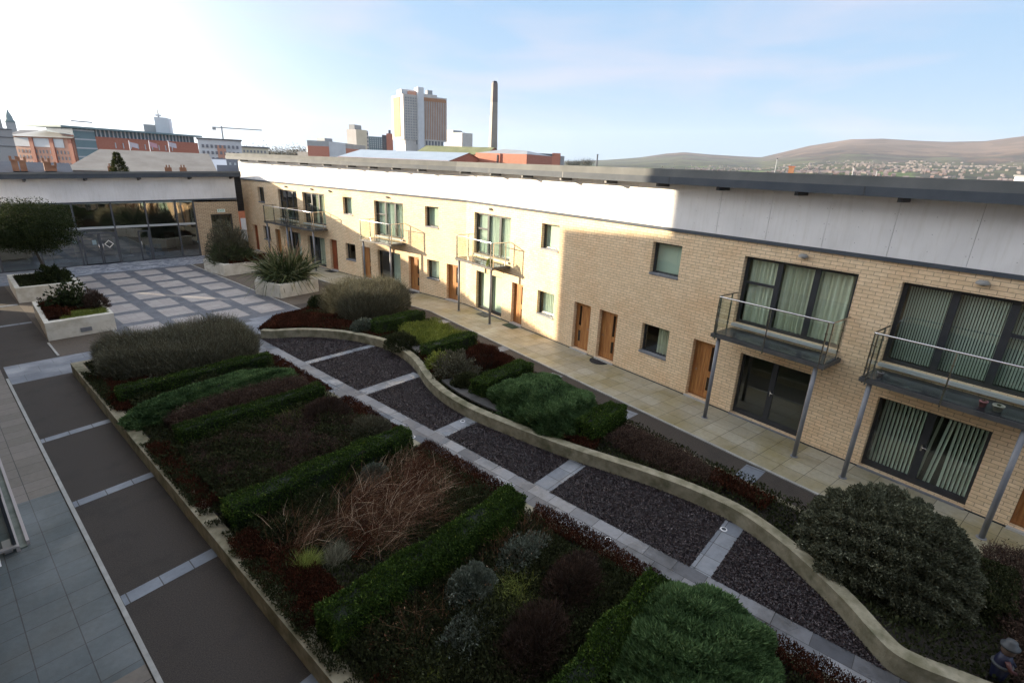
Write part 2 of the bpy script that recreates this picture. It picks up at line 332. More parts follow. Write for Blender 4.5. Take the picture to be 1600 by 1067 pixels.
# ------------------------------------------------------------------ leaf meshes
def npmesh(name, V, Fc, rnd, mat, parent=None, smooth=False):
    """V (n,3), Fc (m,4) quads, rnd (m,)"""
    me = bpy.data.meshes.new(name); nv, nf = len(V), len(Fc)
    me.vertices.add(nv); me.vertices.foreach_set('co', V.astype(np.float32).ravel())
    me.loops.add(nf*4); me.loops.foreach_set('vertex_index', Fc.astype(np.int32).ravel())
    me.polygons.add(nf); me.polygons.foreach_set('loop_start', np.arange(0, nf*4, 4, dtype=np.int32))
    a = me.attributes.new('rnd', 'FLOAT', 'FACE'); a.data.foreach_set('value', rnd.astype(np.float32))
    me.materials.append(mat); me.update(calc_edges=True)
    o = bpy.data.objects.new(name, me); COL.objects.link(o); attach(o, parent); return o
def unit(a): return a/(np.linalg.norm(a, axis=1, keepdims=True)+1e-9)
class Leaves:
    def __init__(s): s.V = []; s.F = []; s.R = []; s.n = 0
    def add(s, P, D, L, Wd, rnd=None, droop=None, tip=.15):
        """one or two-segment blades from P along D; L, Wd arrays; droop -> bends down"""
        n = len(P); D = unit(D); L = np.broadcast_to(L, (n,)).reshape(-1, 1); Wd = np.broadcast_to(Wd, (n,)).reshape(-1, 1)
        side = np.cross(D, rng.normal(size=(n, 3))); side = unit(side)
        rnd = rng.random(n) if rnd is None else np.clip(rnd, 0, 1)
        if droop is None:      # diamond-like leaf: base, sides at 0.5, tip
            a = P; b = P+D*L*.5+side*Wd*.5; c = P+D*L; d = P+D*L*.5-side*Wd*.5
            V = np.stack([a, b, c, d], 1).reshape(-1, 3); F = np.arange(4*n).reshape(n, 4)
            s.V.append(V); s.F.append(F+s.n); s.R.append(rnd); s.n += 4*n
        else:
            segs = 3; pts = []; dr = np.broadcast_to(droop, (n,)).reshape(-1, 1)
            for k in range(segs+1):
                u = k/segs; c = P+D*L*u; c = c.copy(); c[:, 2:3] -= dr*L*u*u
                w = Wd*.5*(1-u*(1-tip)) if k else Wd*.35
                pts += [c-side*w, c+side*w]
            V = np.stack(pts, 1).reshape(-1, 3); b0 = (np.arange(n)*(2*(segs+1))).reshape(-1, 1)
            F = np.concatenate([b0+np.array([[2*k, 2*k+1, 2*k+3, 2*k+2]]) for k in range(segs)], 1).reshape(-1, 4)
            s.V.append(V); s.F.append(F+s.n); s.R.append(np.repeat(rnd, segs)); s.n += len(V)
        return s
    def build(s, name, mat, parent=None):
        return npmesh(name, np.concatenate(s.V), np.concatenate(s.F), np.concatenate(s.R), mat, parent)
def clump_noise(P, sc, seed=0):
    """cheap smooth 3-d noise in 0..1"""
    r = np.random.default_rng(seed); v = np.zeros(len(P))
    for k in range(5):
        w = r.normal(size=3)*sc*(1+.7*k); v += np.sin(P@w+r.random()*6.28)/(1+.5*k)
    return .5+.5*np.tanh(v*.6)
def rdir(n, up=.3, spread=1.0):
    d = rng.normal(size=(n, 3))*spread; d[:, 2] = np.abs(d[:, 2])*.6+up; return d

leaf = {}
leaf['box'] = mat_leaf('box_leaves', [(0, (.014, .027, .005)), (.5, (.038, .072, .012)), (.85, (.09, .15, .022)), (1, (.22, .29, .06))], .65, .15, .12)
leaf['jun'] = mat_leaf('juniper_sprays', [(0, (.024, .047, .018)), (.4, (.082, .145, .055)), (.75, (.19, .285, .115)), (1, (.38, .48, .22))], .75, .12, .08)
leaf['grey'] = mat_leaf('grey_green_twigs', [(0, (.040, .034, .020)), (.5, (.105, .100, .062)), (.85, (.20, .20, .135)), (1, (.34, .33, .23))], .7, .15)
leaf['heath'] = mat_leaf('red_heather', [(0, (.020, .010, .006)), (.5, (.068, .026, .015)), (.85, (.135, .045, .025)), (1, (.20, .085, .045))], .9, .1, .03)
leaf['brown'] = mat_leaf('brown_heather', [(0, (.022, .013, .009)), (.6, (.062, .036, .024)), (1, (.15, .095, .065))], .8, .1)
leaf['dark'] = mat_leaf('dark_shrub_leaves', [(0, (.016, .019, .008)), (.6, (.045, .053, .022)), (.9, (.10, .105, .05)), (1, (.19, .18, .10))], .7, .15, .08)
leaf['bluegrey'] = mat_leaf('silver_leaves', [(0, (.04, .05, .034)), (.5, (.115, .135, .10)), (.85, (.24, .275, .215)), (1, (.42, .46, .38))], .6, .15)
leaf['lime'] = mat_leaf('lime_leaves', [(0, (.07, .095, .012)), (.5, (.19, .23, .04)), (1, (.38, .42, .10))], .5, .3)
leaf['dry'] = mat_leaf('dry_grass', [(0, (.045, .020, .009)), (.5, (.12, .055, .026)), (.85, (.27, .15, .08)), (1, (.75, .60, .42))], .7, .2)
leaf['phor'] = mat_leaf('sword_leaves', [(0, (.022, .034, .012)), (.5, (.062, .085, .030)), (.85, (.13, .15, .065)), (1, (.36, .34, .20))], .5, .15, .3)
leaf['olea'] = mat_leaf('olive_green_leaves', [(0, (.034, .037, .020)), (.5, (.105, .112, .070)), (.85, (.21, .22, .15)), (1, (.36, .36, .26))], .65, .12, .15)
leaf['tree'] = mat_leaf('tree_leaves', [(0, (.014, .022, .008)), (.5, (.034, .048, .018)), (.9, (.07, .075, .028)), (1, (.10, .095, .04))], .75, .2, .08)
leaf['fartree'] = mat_leaf('far_tree_leaves', [(0, (.05, .05, .035)), (1, (.12, .11, .08))], .7, .1)
M['twig'] = mat_noise('dark_twigs', (.02, .015, .011), (.05, .038, .028), 20, rough=.9)
M['bark'] = mat_noise('grey_bark', (.05, .045, .038), (.10, .09, .075), 14, rough=.9, bump=.5)
M['core'] = mat_plain('shaded_leaf_mass', (.008, .014, .006), .95)  # solid cores coloured near black for the shade inside the foliage

def hedge(name, x0, x1, yc, w, z0, z1, label, group, skew=0.0, n=26000, lf='box'):
    """clipped box hedge running along x"""
    r = root_of(name, ((x0+x1)/2, yc, z0), label, 'hedge', group)
    T = lambda a, b, c: (a, b+skew*(a-x0), c)
    MB(T).box(x0+.07, x1-.07, yc-w/2+.06, yc+w/2-.06, z0, z1-.06).build('shaded_core', M['core'], r)
    A = [(x1-x0)*w, (x1-x0)*(z1-z0), (x1-x0)*(z1-z0), w*(z1-z0), w*(z1-z0)]; pr = np.array(A)/sum(A)
    k = rng.choice(5, n, p=pr); u = rng.random(n); v = rng.random(n); P = np.zeros((n, 3)); D = np.zeros((n, 3))
    ln = x1-x0; hh = z1-z0
    for q in range(5):
        m = k == q
        if q == 0: P[m] = np.stack([x0+u[m]*ln, yc-w/2+v[m]*w, np.full(m.sum(), z1)], 1); D[m] = (0, 0, 1)
        if q == 1: P[m] = np.stack([x0+u[m]*ln, np.full(m.sum(), yc-w/2), z0+v[m]*hh], 1); D[m] = (0, -1, 0)
        if q == 2: P[m] = np.stack([x0+u[m]*ln, np.full(m.sum(), yc+w/2), z0+v[m]*hh], 1); D[m] = (0, 1, 0)
        if q == 3: P[m] = np.stack([np.full(m.sum(), x0), yc-w/2+v[m]*w, z0+u[m]*hh], 1); D[m] = (-1, 0, 0)
        if q == 4: P[m] = np.stack([np.full(m.sum(), x1), yc-w/2+v[m]*w, z0+u[m]*hh], 1); D[m] = (1, 0, 0)
    bulge = (clump_noise(P, 2.2, 3)-.55)*.13+(clump_noise(P, 9, 5)-.5)*.05
    P += D*(bulge-rng.random(n)*.05)[:, None]; P += rng.normal(size=(n, 3))*.012
    P[:, 1] += skew*(P[:, 0]-x0)
    Lv = Leaves(); cn = clump_noise(P, 4.0, 11)
    Lv.add(P, D*.9+rng.normal(size=(n, 3))*.8, .028+.022*rng.random(n), .02+.012*rng.random(n), rnd=.15+.5*cn*rng.random(n)+.45*rng.random(n)**3)
    m2 = n//40; i = rng.choice(n, m2); Lv.add(P[i], D[i]+rng.normal(size=(m2, 3))*.4, .07, .02, rnd=.6+.4*rng.random(m2))
    Lv.build('foliage', leaf[lf], r); return r

def dome_pts(n, cx, cy, z0, rx, ry, h, lump=.12, seed=1, pw=2.0, flat=1.0, lsc=2.0):
    """points on a lumpy dome surface + outward normals"""
    d = rng.normal(size=(n, 3)); d[:, 2] = np.abs(d[:, 2]); d = unit(d)
    e = np.sign(d)*np.abs(d)**flat; rad = 1+(clump_noise(d*3, lsc*.6, seed)-.5)*2*lump
    P = np.stack([cx+e[:, 0]*rx*rad, cy+e[:, 1]*ry*rad, z0+e[:, 2]*h*rad], 1)
    N = unit(np.stack([d[:, 0]/rx, d[:, 1]/ry, d[:, 2]/h], 1)); return P, N
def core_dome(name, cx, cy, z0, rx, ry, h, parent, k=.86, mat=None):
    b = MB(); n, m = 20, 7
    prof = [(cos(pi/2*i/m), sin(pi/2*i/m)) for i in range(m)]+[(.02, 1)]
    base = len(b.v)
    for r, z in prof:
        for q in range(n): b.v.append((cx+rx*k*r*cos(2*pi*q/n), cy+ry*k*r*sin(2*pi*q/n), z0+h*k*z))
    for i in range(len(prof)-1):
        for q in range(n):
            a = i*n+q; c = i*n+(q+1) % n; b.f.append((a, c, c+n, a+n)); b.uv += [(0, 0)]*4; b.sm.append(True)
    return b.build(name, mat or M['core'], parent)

def soft_shrub(name, label, cx, cy, z0, rx, ry, h, lf, n, L, Wd, group=None, up=.5, lump=.15, seed=1, droop=None, out=1.0, thick=.25, cat='shrub', core=.8, jit=.6, flat=1.0, stems=14, rot=0.0, lsc=2.0):
    """a rounded shrub of many small leaves with a few stems inside"""
    r = root_of(name, (cx, cy, z0), label, cat, group)
    P, N = dome_pts(n, 0, 0, 0, rx, ry, h, lump, seed, flat=flat, lsc=lsc)
    dep = 1-thick*rng.random(n)**1.5; P = P*dep[:, None]
    c, s = cos(rot), sin(rot); R3 = np.array([[c, -s, 0], [s, c, 0], [0, 0, 1]]); P = P@R3.T; N = N@R3.T
    P += np.array([cx, cy, z0]); D = N*out+rng.normal(size=(n, 3))*jit; D[:, 2] += up
    cn = clump_noise(P, 5.0/max(rx, .3), seed+4)
    Lv = Leaves(); Lv.add(P, D, L*(.6+.8*rng.random(n)), Wd*(.7+.6*rng.random(n)), rnd=.1+.5*cn*rng.random(n)+.5*rng.random(n)**2.2, droop=droop)
    Lv.build('foliage', leaf[lf], r)
    if core: core_dome('shaded_core', cx, cy, z0-.05, min(rx, ry)*1.0 if rot else rx, min(rx, ry)*1.0 if rot else ry, h, r, core)
    if stems:
        b = MB()
        for i in range(stems):
            a = rng.random()*2*pi; q = rng.random()**.5
            b.tube([(cx+.05*cos(a), cy+.05*sin(a), z0-.03), (cx+.5*q*rx*cos(a), cy+.5*q*ry*sin(a), z0+.55*h), (cx+.8*q*rx*cos(a), cy+.8*q*ry*sin(a), z0+.9*h)], [.014, .009, .004], 5)
        b.build('stems', M['twig'], r)
    return r
def tuft(name, label, cx, cy, z0, rad, h, lf, n, Wd, group=None, cat='grass clump', droop=.55, spread=.8, lean=(0, 0), base=.3, parent=None):
    """a tuft of arching blades"""
    P = np.stack([cx+rng.normal(size=n)*rad*base, cy+rng.normal(size=n)*rad*base, np.full(n, z0)], 1)
    a = rng.random(n)*2*pi; q = rng.random(n)**.7*spread
    D = np.stack([np.cos(a)*q+lean[0], np.sin(a)*q+lean[1], np.ones(n)], 1)
    Lv = Leaves(); Lv.add(P, D, h*(.6+.7*rng.random(n)), Wd, droop=droop*(.4+rng.random(n)), tip=.1)
    o = Lv.build(name, leaf[lf], parent)
    if parent is None: tag(o, label, cat, group)
    return o
def in_poly(P, poly):
    x, y = P[:, 0], P[:, 1]; ins = np.zeros(len(P), bool); j = len(poly)-1
    for i in range(len(poly)):
        xi, yi = poly[i]; xj, yj = poly[j]
        c = ((yi > y) != (yj > y)) & (x < (xj-xi)*(y-yi)/(yj-yi+1e-12)+xi); ins ^= c; j = i
    return ins
def sample_poly(n, poly):
    a = np.array(poly); lo, hi = a.min(0), a.max(0); out = []; c = 0
    while c < n:
        P = lo+rng.random((n*2, 2))*(hi-lo); P = P[in_poly(P, poly)]; out.append(P); c += len(P)
    return np.concatenate(out)[:n]
def cover(name, polys, z0, lf, dens, L, Wd, h=.05, hvar=.15, label=None, up=.6, sc=2.0, thr=0.0, droop=None, seed=3, cat='ground cover', jit=.8, sizev=.6, parent=None):
    Lv = Leaves()
    for poly in polys:
        a = np.array(poly); ar = .5*abs(np.dot(a[:, 0], np.roll(a[:, 1], 1))-np.dot(a[:, 1], np.roll(a[:, 0], 1)))
        n = int(ar*dens); P2 = sample_poly(n, poly); P3 = np.c_[P2, np.zeros(n)]; cn = clump_noise(P3, sc, seed)
        keep = cn > thr; P3 = P3[keep]; cn = cn[keep]; n = len(P3)
        if n == 0: continue
        P3[:, 2] = z0+h*rng.random(n)+hvar*cn*rng.random(n)**.5
        D = rng.normal(size=(n, 3))*jit; D[:, 2] = np.abs(D[:, 2])+up
        c2 = clump_noise(P3, sc*3, seed+2)
        Lv.add(P3, D, L*(1-sizev/2+sizev*rng.random(n)), Wd*(.7+.6*rng.random(n)), rnd=.1+.5*c2*rng.random(n)+.45*rng.random(n)**2.2, droop=droop)
    o = Lv.build(name, leaf[lf], parent); tag(o, label, cat, None, 'stuff'); return o
# ================================================================== THE SETTING: ground, paths
def sheet(name, mat, rects, z, T=XYZ, uvT=None):
    b = MB(T)
    for r in rects:
        if len(r) == 4 and not isinstance(r[0], tuple):
            a0, a1, c0, c1 = r; pts = [(a0, c0, z), (a1, c0, z), (a1, c1, z), (a0, c1, z)]
        else: pts = [(p[0], p[1], z) for p in r]
        b.face(pts, [(p[0], p[1]) for p in pts])
    return struct(b.build(name, mat))
sheet('ground', M['ground'], [(-7150, 7150, -7150, 7150)], -.03)
sheet('tarmac', M['tarmac'], [(-14, 21, -30, 44)], 0)
# left terrace paving and its pale kerb
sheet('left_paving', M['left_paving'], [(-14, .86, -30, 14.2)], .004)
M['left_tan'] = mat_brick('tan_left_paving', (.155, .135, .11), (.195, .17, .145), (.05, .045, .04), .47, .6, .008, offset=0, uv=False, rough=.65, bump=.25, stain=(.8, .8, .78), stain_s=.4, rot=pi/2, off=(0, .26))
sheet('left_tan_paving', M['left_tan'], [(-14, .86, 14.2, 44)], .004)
sheet('tan_slab', M['left_tan'], [(.27, .86, 6.9, 7.85)], .009)
kb = MB()
y = -8.0
while y < 22.3: kb.box(.88, .95, y, y+.996, .0, .035); y += 1.0
struct(kb.build('left_kerb', M['kerb'], bevel=.004))
# slab strips across the tarmac path on the left
sb = []
for yc, w, sk in ((17.2, .26, .16), (13.33, .26, .14), (9.5, .30, .12), (5.62, .30, .10), (30.4, .26, .05), (34.4, .26, .05)):
    x1 = 2.5
    sb.append([(.96, yc-w/2), (x1, yc-w/2+sk), (x1, yc+w/2+sk), (.96, yc+w/2)])
sheet('slab_strips_left', M['slab'], sb, .006)
# cross path and plaza
sheet('cross_path', M['crosspath'], [(.96, 13.7, 22.35, 24.45)], .008)
sheet('cross_path_edge', M['crosspath'], [(9.6, 14.3, 24.45, 24.9)], .015)
sheet('plaza', M['plaza_dark'], [(4.75, 12.22, 24.45, 40.6)], .006)
tl = []
for i in range(4):
    x0 = 5.24+1.745*i
    for j in range(7):
        y0 = 25.52+2.15*j
        tl.append((x0, x0+1.22, y0, y0+1.62))
sheet('plaza_flags', M['plaza_tile'], tl, .010)
sheet('wavy_sett_band', M['cobble'], [(4.75, 15.0, 40.6, 43.9)], .007)
sheet('plaza_left_apron', M['crosspath'], [(.96, 4.75, 39.6, 43.9)], .006)
pk = MB(); y = 24.5
while y < 40.5: pk.box(12.22, 12.29, y, y+.98, 0, .03); pk.box(4.66, 4.75, y, y+.98, 0, .03) if y < 27 or y > 37.5 else None; y += 1.0
y = 24.6
while y < 26.6: pk.box(2.46, 2.53, y, y+.98, 0, .03); y += 1.0
struct(pk.build('plaza_kerb', M['kerb']))
sheet('pebble_margin_right', M['brown_gravel'], [[(12.29, 26.0), (14.6, 26.0), (15.6, 28.2), (15.6, 36.0), (16.3, 43.6), (12.29, 40.5)]], .005)
sheet('pebble_margin_left', M['brown_gravel'], [(2.53, 4.66, 24.5, 27.1), (2.53, 5.1, 27.1, 39.6)], .005)
# stone path beside the left bed, gravel bays with slab strips
sheet('stone_path', M['slabpath'], [(7.75, 8.76, -2.0, 22.35)], .006)
inner = [(8.80, 21.75), (9.15, 21.35), (9.7, 21.05), (10.25, 20.62), (10.8, 20.0), (11.28, 19.2), (11.65, 18.2), (11.84, 17.2), (11.78, 16.1), (11.55, 15.05), (11.2, 14.13),
         (10.82, 13.35), (10.5, 12.6), (10.22, 11.64), (10.07, 10.7), (10.04, 9.8), (10.09, 8.9), (10.18, 7.8), (10.33, 6.56), (10.53, 5.48), (10.72, 4.5), (10.82, 3.6), (10.83, 2.9), (10.76, 2.27),
         (10.47, 1.5), (10.06, .79), (9.51, .03), (9.05, -.46), (8.82, -.78), (8.80, -1.15), (8.92, -1.7), (9.05, -2.4), (9.1, -3.2)]
def smooth_line(P, k=4):
    P = np.array(P); out = []
    for i in range(len(P)-1):
        p0, p1, p2, p3 = P[max(i-1, 0)], P[i], P[i+1], P[min(i+2, len(P)-1)]
        for q in range(k):
            t = q/k; out.append(.5*((2*p1)+(-p0+p2)*t+(2*p0-5*p1+4*p2-p3)*t*t+(-p0+3*p1-3*p2+p3)*t**3))
    out.append(P[-1]); return np.array(out)
INN = smooth_line(inner)
def offset_line(L, d):
    T_ = np.gradient(L, axis=0); T_ /= np.linalg.norm(T_, axis=1, keepdims=True); N_ = np.stack([-T_[:, 1], T_[:, 0]], 1)
    return L+N_*d            # left of travel (travelling towards -y, left is +x)
OUT = offset_line(INN, .27)
GBAY = [(8.76, 21.9)]+[tuple(p) for p in INN if p[1] > -.76]+[(8.76, -.78)]
sheet('gravel_bay', M['gravel_base'], [GBAY], .002)
gs = []
for yc, w, xe in ((17.8, .34, 11.82), (14.03, .5, 11.15), (10.07, .5, 10.04), (6.3, .5, 10.36), (2.3, .42, 10.76)):
    gs.append((8.76, xe, yc-w/2, yc+w/2))
M['slabg'] = mat_brick('gravel_strip_slab', (.15, .165, .19), (.25, .265, .285), (.05, .05, .05), .5, .62, .008, offset=0, uv=False, rough=.5, bump=.3, stain=(.40, .40, .40), stain_s=1.0, off=(.2, .05), wet=(1.2, .6, .12))
sheet('slab_strips_gravel', M['slabg'], gs, .009)
def gravel_chips(n):
    Lm = Leaves(); poly = GBAY; P = sample_poly(n, poly); keep = np.ones(n, bool)
    for a0, a1, b0, b1 in gs: keep &= ~((P[:, 1] > b0-.01) & (P[:, 1] < b1+.01) & (P[:, 0] < a1))
    P = P[keep]; n = len(P); P3 = np.c_[P, .006+.02*rng.random(n)]
    D = rng.normal(size=(n, 3)); D[:, 2] *= .35
    Lm.add(P3, D, .024+.022*rng.random(n), .02+.014*rng.random(n)); return Lm
def mat_slate():
    m, t, b = newmat('slate_chips'); L = t.links.new; a = nd(t, 'ShaderNodeAttribute', attribute_name='rnd'); r = nd(t, 'ShaderNodeValToRGB'); e = r.color_ramp.elements
    e[0].color = (.010, .006, .007, 1); e[1].color = (.20, .155, .15, 1); q = e.new(.6); q.color = (.032, .021, .023, 1); q = e.new(.96); q.color = (.070, .050, .051, 1)
    L(a.outputs['Fac'], r.inputs['Fac']); L(r.outputs['Color'], b.inputs['Base Color']); b.inputs['Roughness'].default_value = .38; return m
gc = gravel_chips(170000).build('slate_gravel', mat_slate()); tag(gc, 'dark purple slate chippings filling the bays beside the stone path', 'gravel', None, 'stuff')
# path along the terrace: paving, pale kerb, short sett strips
tp = []
for t0, t1 in ((-25, 0), (0, 27)): tp.append([(t0, .02), (t1, .02), (t1, 2.3), (t0, 2.3)])
b = MB(WP)
for r in tp:
    n = 12
    for i in range(n):
        a0 = r[0][0]+(r[1][0]-r[0][0])*i/n; a1 = r[0][0]+(r[1][0]-r[0][0])*(i+1)/n
        b.face([(a0, .0, .012), (a1, .0, .012), (a1, 2.34, .012), (a0, 2.34, .012)], [(a0, 0), (a1, 0), (a1, 2.34), (a0, 2.34)])
struct(b.build('terrace_paving', M['paving']))
b = MB(WP); t = -25.0
while t < 27:
    t2 = t+.996
    if t < 0 < t2: t2 = 0
    b.box(t, t2-.004, 2.34, 2.42, 0, .03); t = t2 if t2 == 0 else t+1.0
struct(b.build('terrace_kerb', M['kerb']))
cs = MB()
for (x0, x1, yc) in ((15.6, 16.62, 18.5), (15.0, 15.95, 13.78), (14.2, 15.0, 10.42), (13.45, 14.22, 6.83), (12.55, 13.6, 2.72)):
    cs.face([(x0, yc-.2, .005), (x1, yc-.28, .005), (x1, yc+.22, .005), (x0, yc+.3, .005)])
struct(cs.build('sett_strips', M['slab']))

# ================================================================== RAISED BEDS
SOIL = .32
def raised_left():
    r = root_of('raised_bed', (5.1, 10, 0), 'long rectangular raised bed with cream rendered edge beside the brown path', 'raised bed')
    def wallrun(a, b_, o=.0):
        m = MB(); m.box(a[0], b_[0], a[1], b_[1], 0, .40); return m
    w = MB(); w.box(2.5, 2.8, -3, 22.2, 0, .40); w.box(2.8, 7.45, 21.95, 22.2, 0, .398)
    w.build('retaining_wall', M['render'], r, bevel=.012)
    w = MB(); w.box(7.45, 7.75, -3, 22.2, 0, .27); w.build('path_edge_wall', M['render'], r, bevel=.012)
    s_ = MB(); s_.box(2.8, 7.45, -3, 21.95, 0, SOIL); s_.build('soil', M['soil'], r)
raised_left()
OUTER = [WP(t, 3.72, 0)[:2] for t in (20.5, 18, 15, 12, 9, 6, 3, 1)]+[WP(-1.5, 3.55, 0)[:2]]+[(15.6, 21.2), (14.6, 23.2), (13.6, 24.2)]
def raised_right():
    r = root_of('raised_bed', (11.8, 12, 0), 'curving raised bed behind the serpentine cream wall, between gravel bays and terrace path', 'raised bed')
    m = MB(); n = len(INN); H = .36
    for i in range(n-1):
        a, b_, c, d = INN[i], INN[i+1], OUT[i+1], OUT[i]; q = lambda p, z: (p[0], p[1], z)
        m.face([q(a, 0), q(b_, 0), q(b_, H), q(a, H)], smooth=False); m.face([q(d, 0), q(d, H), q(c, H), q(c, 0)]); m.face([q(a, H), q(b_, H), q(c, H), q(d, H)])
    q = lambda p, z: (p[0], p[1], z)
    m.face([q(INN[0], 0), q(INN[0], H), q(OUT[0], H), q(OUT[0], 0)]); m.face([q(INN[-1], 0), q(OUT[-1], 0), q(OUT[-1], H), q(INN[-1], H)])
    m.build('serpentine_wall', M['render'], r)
    k = MB()
    for i in range(len(OUTER)-1):
        a = np.array(OUTER[i]); b_ = np.array(OUTER[i+1]); d = (b_-a)/np.linalg.norm(b_-a); nrm = np.array([-d[1], d[0]])
        c = b_+nrm*.16; e_ = a+nrm*.16; zt = .24
        P = [(a[0], a[1]), (b_[0], b_[1]), (c[0], c[1]), (e_[0], e_[1])]
        k.face([(x, y, zt) for x, y in P][::-1]);
        for u in range(4): p, s_ = P[u], P[(u+1) % 4]; k.face([(p[0], p[1], 0), (s_[0], s_[1], 0), (s_[0], s_[1], zt), (p[0], p[1], zt)])
    k.build('outer_kerb', M['render'], r)
    poly = [tuple(p) for p in OUT]+[(9.6, -6)]+[WP(26, 3.72, 0)[:2]]+list(OUTER)
    s_ = MB(); s_.face([(p[0], p[1], .22) for p in poly]); s_.build('soil', M['soil'], r)
    return poly
RPOLY = raised_right()
# dark bench tops on the back of the serpentine wall
def bench(y0, y1, label):
    Ls = offset_line(INN, .36); Lo = offset_line(INN, .80)
    idx = [i for i in range(len(INN)) if y1 <= INN[i][1] <= y0]
    r = root_of('curved_bench', (float(Ls[idx[0]][0]), float(Ls[idx[0]][1]), 0), label, 'bench', 'bench tops behind the serpentine wall')
    m = MB()
    for i in idx[:-1]:
        q = lambda p, z: (p[0], p[1], z); a, b_, c, d = Ls[i], Ls[i+1], Lo[i+1], Lo[i]
        m.face([q(a, .44), q(b_, .44), q(c, .44), q(d, .44)]); m.face([q(a, .38), q(b_, .38), q(b_, .44), q(a, .44)]); m.face([q(d, .38), q(d, .44), q(c, .44), q(c, .38)])
    for i in (idx[0], idx[-1]):
        q = lambda p, z: (p[0], p[1], z); a, d = Ls[i], Lo[i]; m.face([q(a, .38), q(a, .44), q(d, .44), q(d, .38)])
    m.build('seat', M['bench'], r)
    s_ = MB()
    for i in idx[2::6]:
        c = (Ls[i]+Lo[i])/2; s_.box(c[0]-.14, c[0]+.1, c[1]-.06, c[1]+.06, .2, .38)
    s_.build('support', M['frame'], r)
bench(17.4, 14.9, 'dark curved bench top behind the serpentine wall, at its far bulge beside the lime shrubs')
bench(12.5, 7.3, 'long dark curved bench top behind the serpentine wall, in front of the big green juniper')

# recessed ground lights
def uplight(x, y, label):
    r = root_of('ground_light', (x, y, .01), label, 'ground light', 'round lights set into the stone path')
    MB().lathe(x, y, [(.075, .008), (.075, .016), (.052, .018)], 20).build('rim', M['white'], r)
    MB().lathe(x, y, [(.05, .010), (.05, .0195), (.01, .021)], 16).build('lens', mat_plain('dark_lens', (.06, .07, .08), .1), r)
for (x, y, l) in ((8.09, 10.47, 'round white rimmed light set in the stone path beside the third hedge end'), (8.09, 7.45, 'round white rimmed light set in the stone path between the two near hedges'),
                  (8.3, 4.13, 'round white rimmed light in the wet part of the stone path, nearest the camera'), (9.77, 10.17, 'small white rimmed light set in the slab strip across the gravel, under the long bench'),
                  (10.4, 2.42, 'small white rimmed light in the nearest slab strip across the gravel')): uplight(x, y, l)

# ================================================================== TERRACE BUILDING
TB = root_of('terrace_building', (18.6, 12, 0), 'two storey buff brick terrace with white upper band and oak doors along the right side', 'building')
OPEN = []          # t0, t1, z0, z1, kind, options
def op(t0, t1, z0, z1, kind, **k): OPEN.append((t0, t1, z0, z1, kind, k))
op(.78, 3.9, 3.05, 5.16, 'glazed', cur='net', lab='lit balcony window with net curtains')
op(1.05, 3.37, .06, 2.15, 'patio', cur='full')
op(4.17, 5.03, .06, 2.12, 'door'); op(-1.48, -.56, .06, 2.12, 'door')
op(6.1, 7.26, 1.02, 2.13, 'window', cur='net'); op(6.13, 7.29, 4.05, 5.16, 'window', cur='blind')
op(8.53, 9.5, .08, 2.13, 'door', slot=0); op(9.98, 10.94, .08, 2.13, 'door', slot=1)
op(12.15, 13.36, 1.03, 2.13, 'window', cur='half'); op(12.17, 13.37, 4.03, 5.15, 'window', cur='blind')
op(14.35, 15.3, .08, 2.13, 'door', slot=1)
op(15.6, 18.73, 3.05, 5.17, 'glazed', cur='drape'); op(16.06, 18.2, .06, 2.15, 'patio', cur='none')
op(19.7, 22.87, 3.05, 5.16, 'glazed', cur='vert', flip=1); op(19.9, 22.2, .06, 2.13, 'patio', cur='vertblind')
op(23.0, 23.9, .08, 2.13, 'door', slot=1); op(24.4, 25.5, 4.03, 5.15, 'window', cur='blind')
op(-3.22, -2.12, 4.03, 5.16, 'window', cur='blind'); op(-3.1, -2.06, 1.05, 2.15, 'window', cur='net')
op(-4.74, -3.8, .06, 2.13, 'door'); op(-7.85, -5.1, 3.05, 5.15, 'glazed', cur='net'); op(-7.7, -5.48, .06, 2.13, 'patio', cur='dark')
op(-9.35, -8.45, .06, 2.15, 'door'); op(-11.13, -10.1, 4.05, 5.16, 'window', cur='blind'); op(-11.12, -10.03, 1.05, 2.15, 'window', cur='none')
op(-13.0, -12.14, .06, 2.2, 'door', mat='oak_red'); op(-16.0, -13.25, 3.05, 5.17, 'glazed', cur='half'); op(-15.75, -13.6, .06, 2.15, 'patio', cur='half')
op(-19.33, -16.74, 3.05, 5.17, 'glazed', cur='none'); op(-18.6, -16.72, .06, 2.18, 'patio', cur='dark'); op(-20.35, -19.6, .06, 2.15, 'door')
op(-22.4, -21.45, 4.05, 5.18, 'window', cur='none'); op(-22.2, -21.15, 1.15, 2.22, 'window', cur='none'); op(-23.95, -23.15, .06, 2.15, 'door', mat='oak_red')
RV = .17
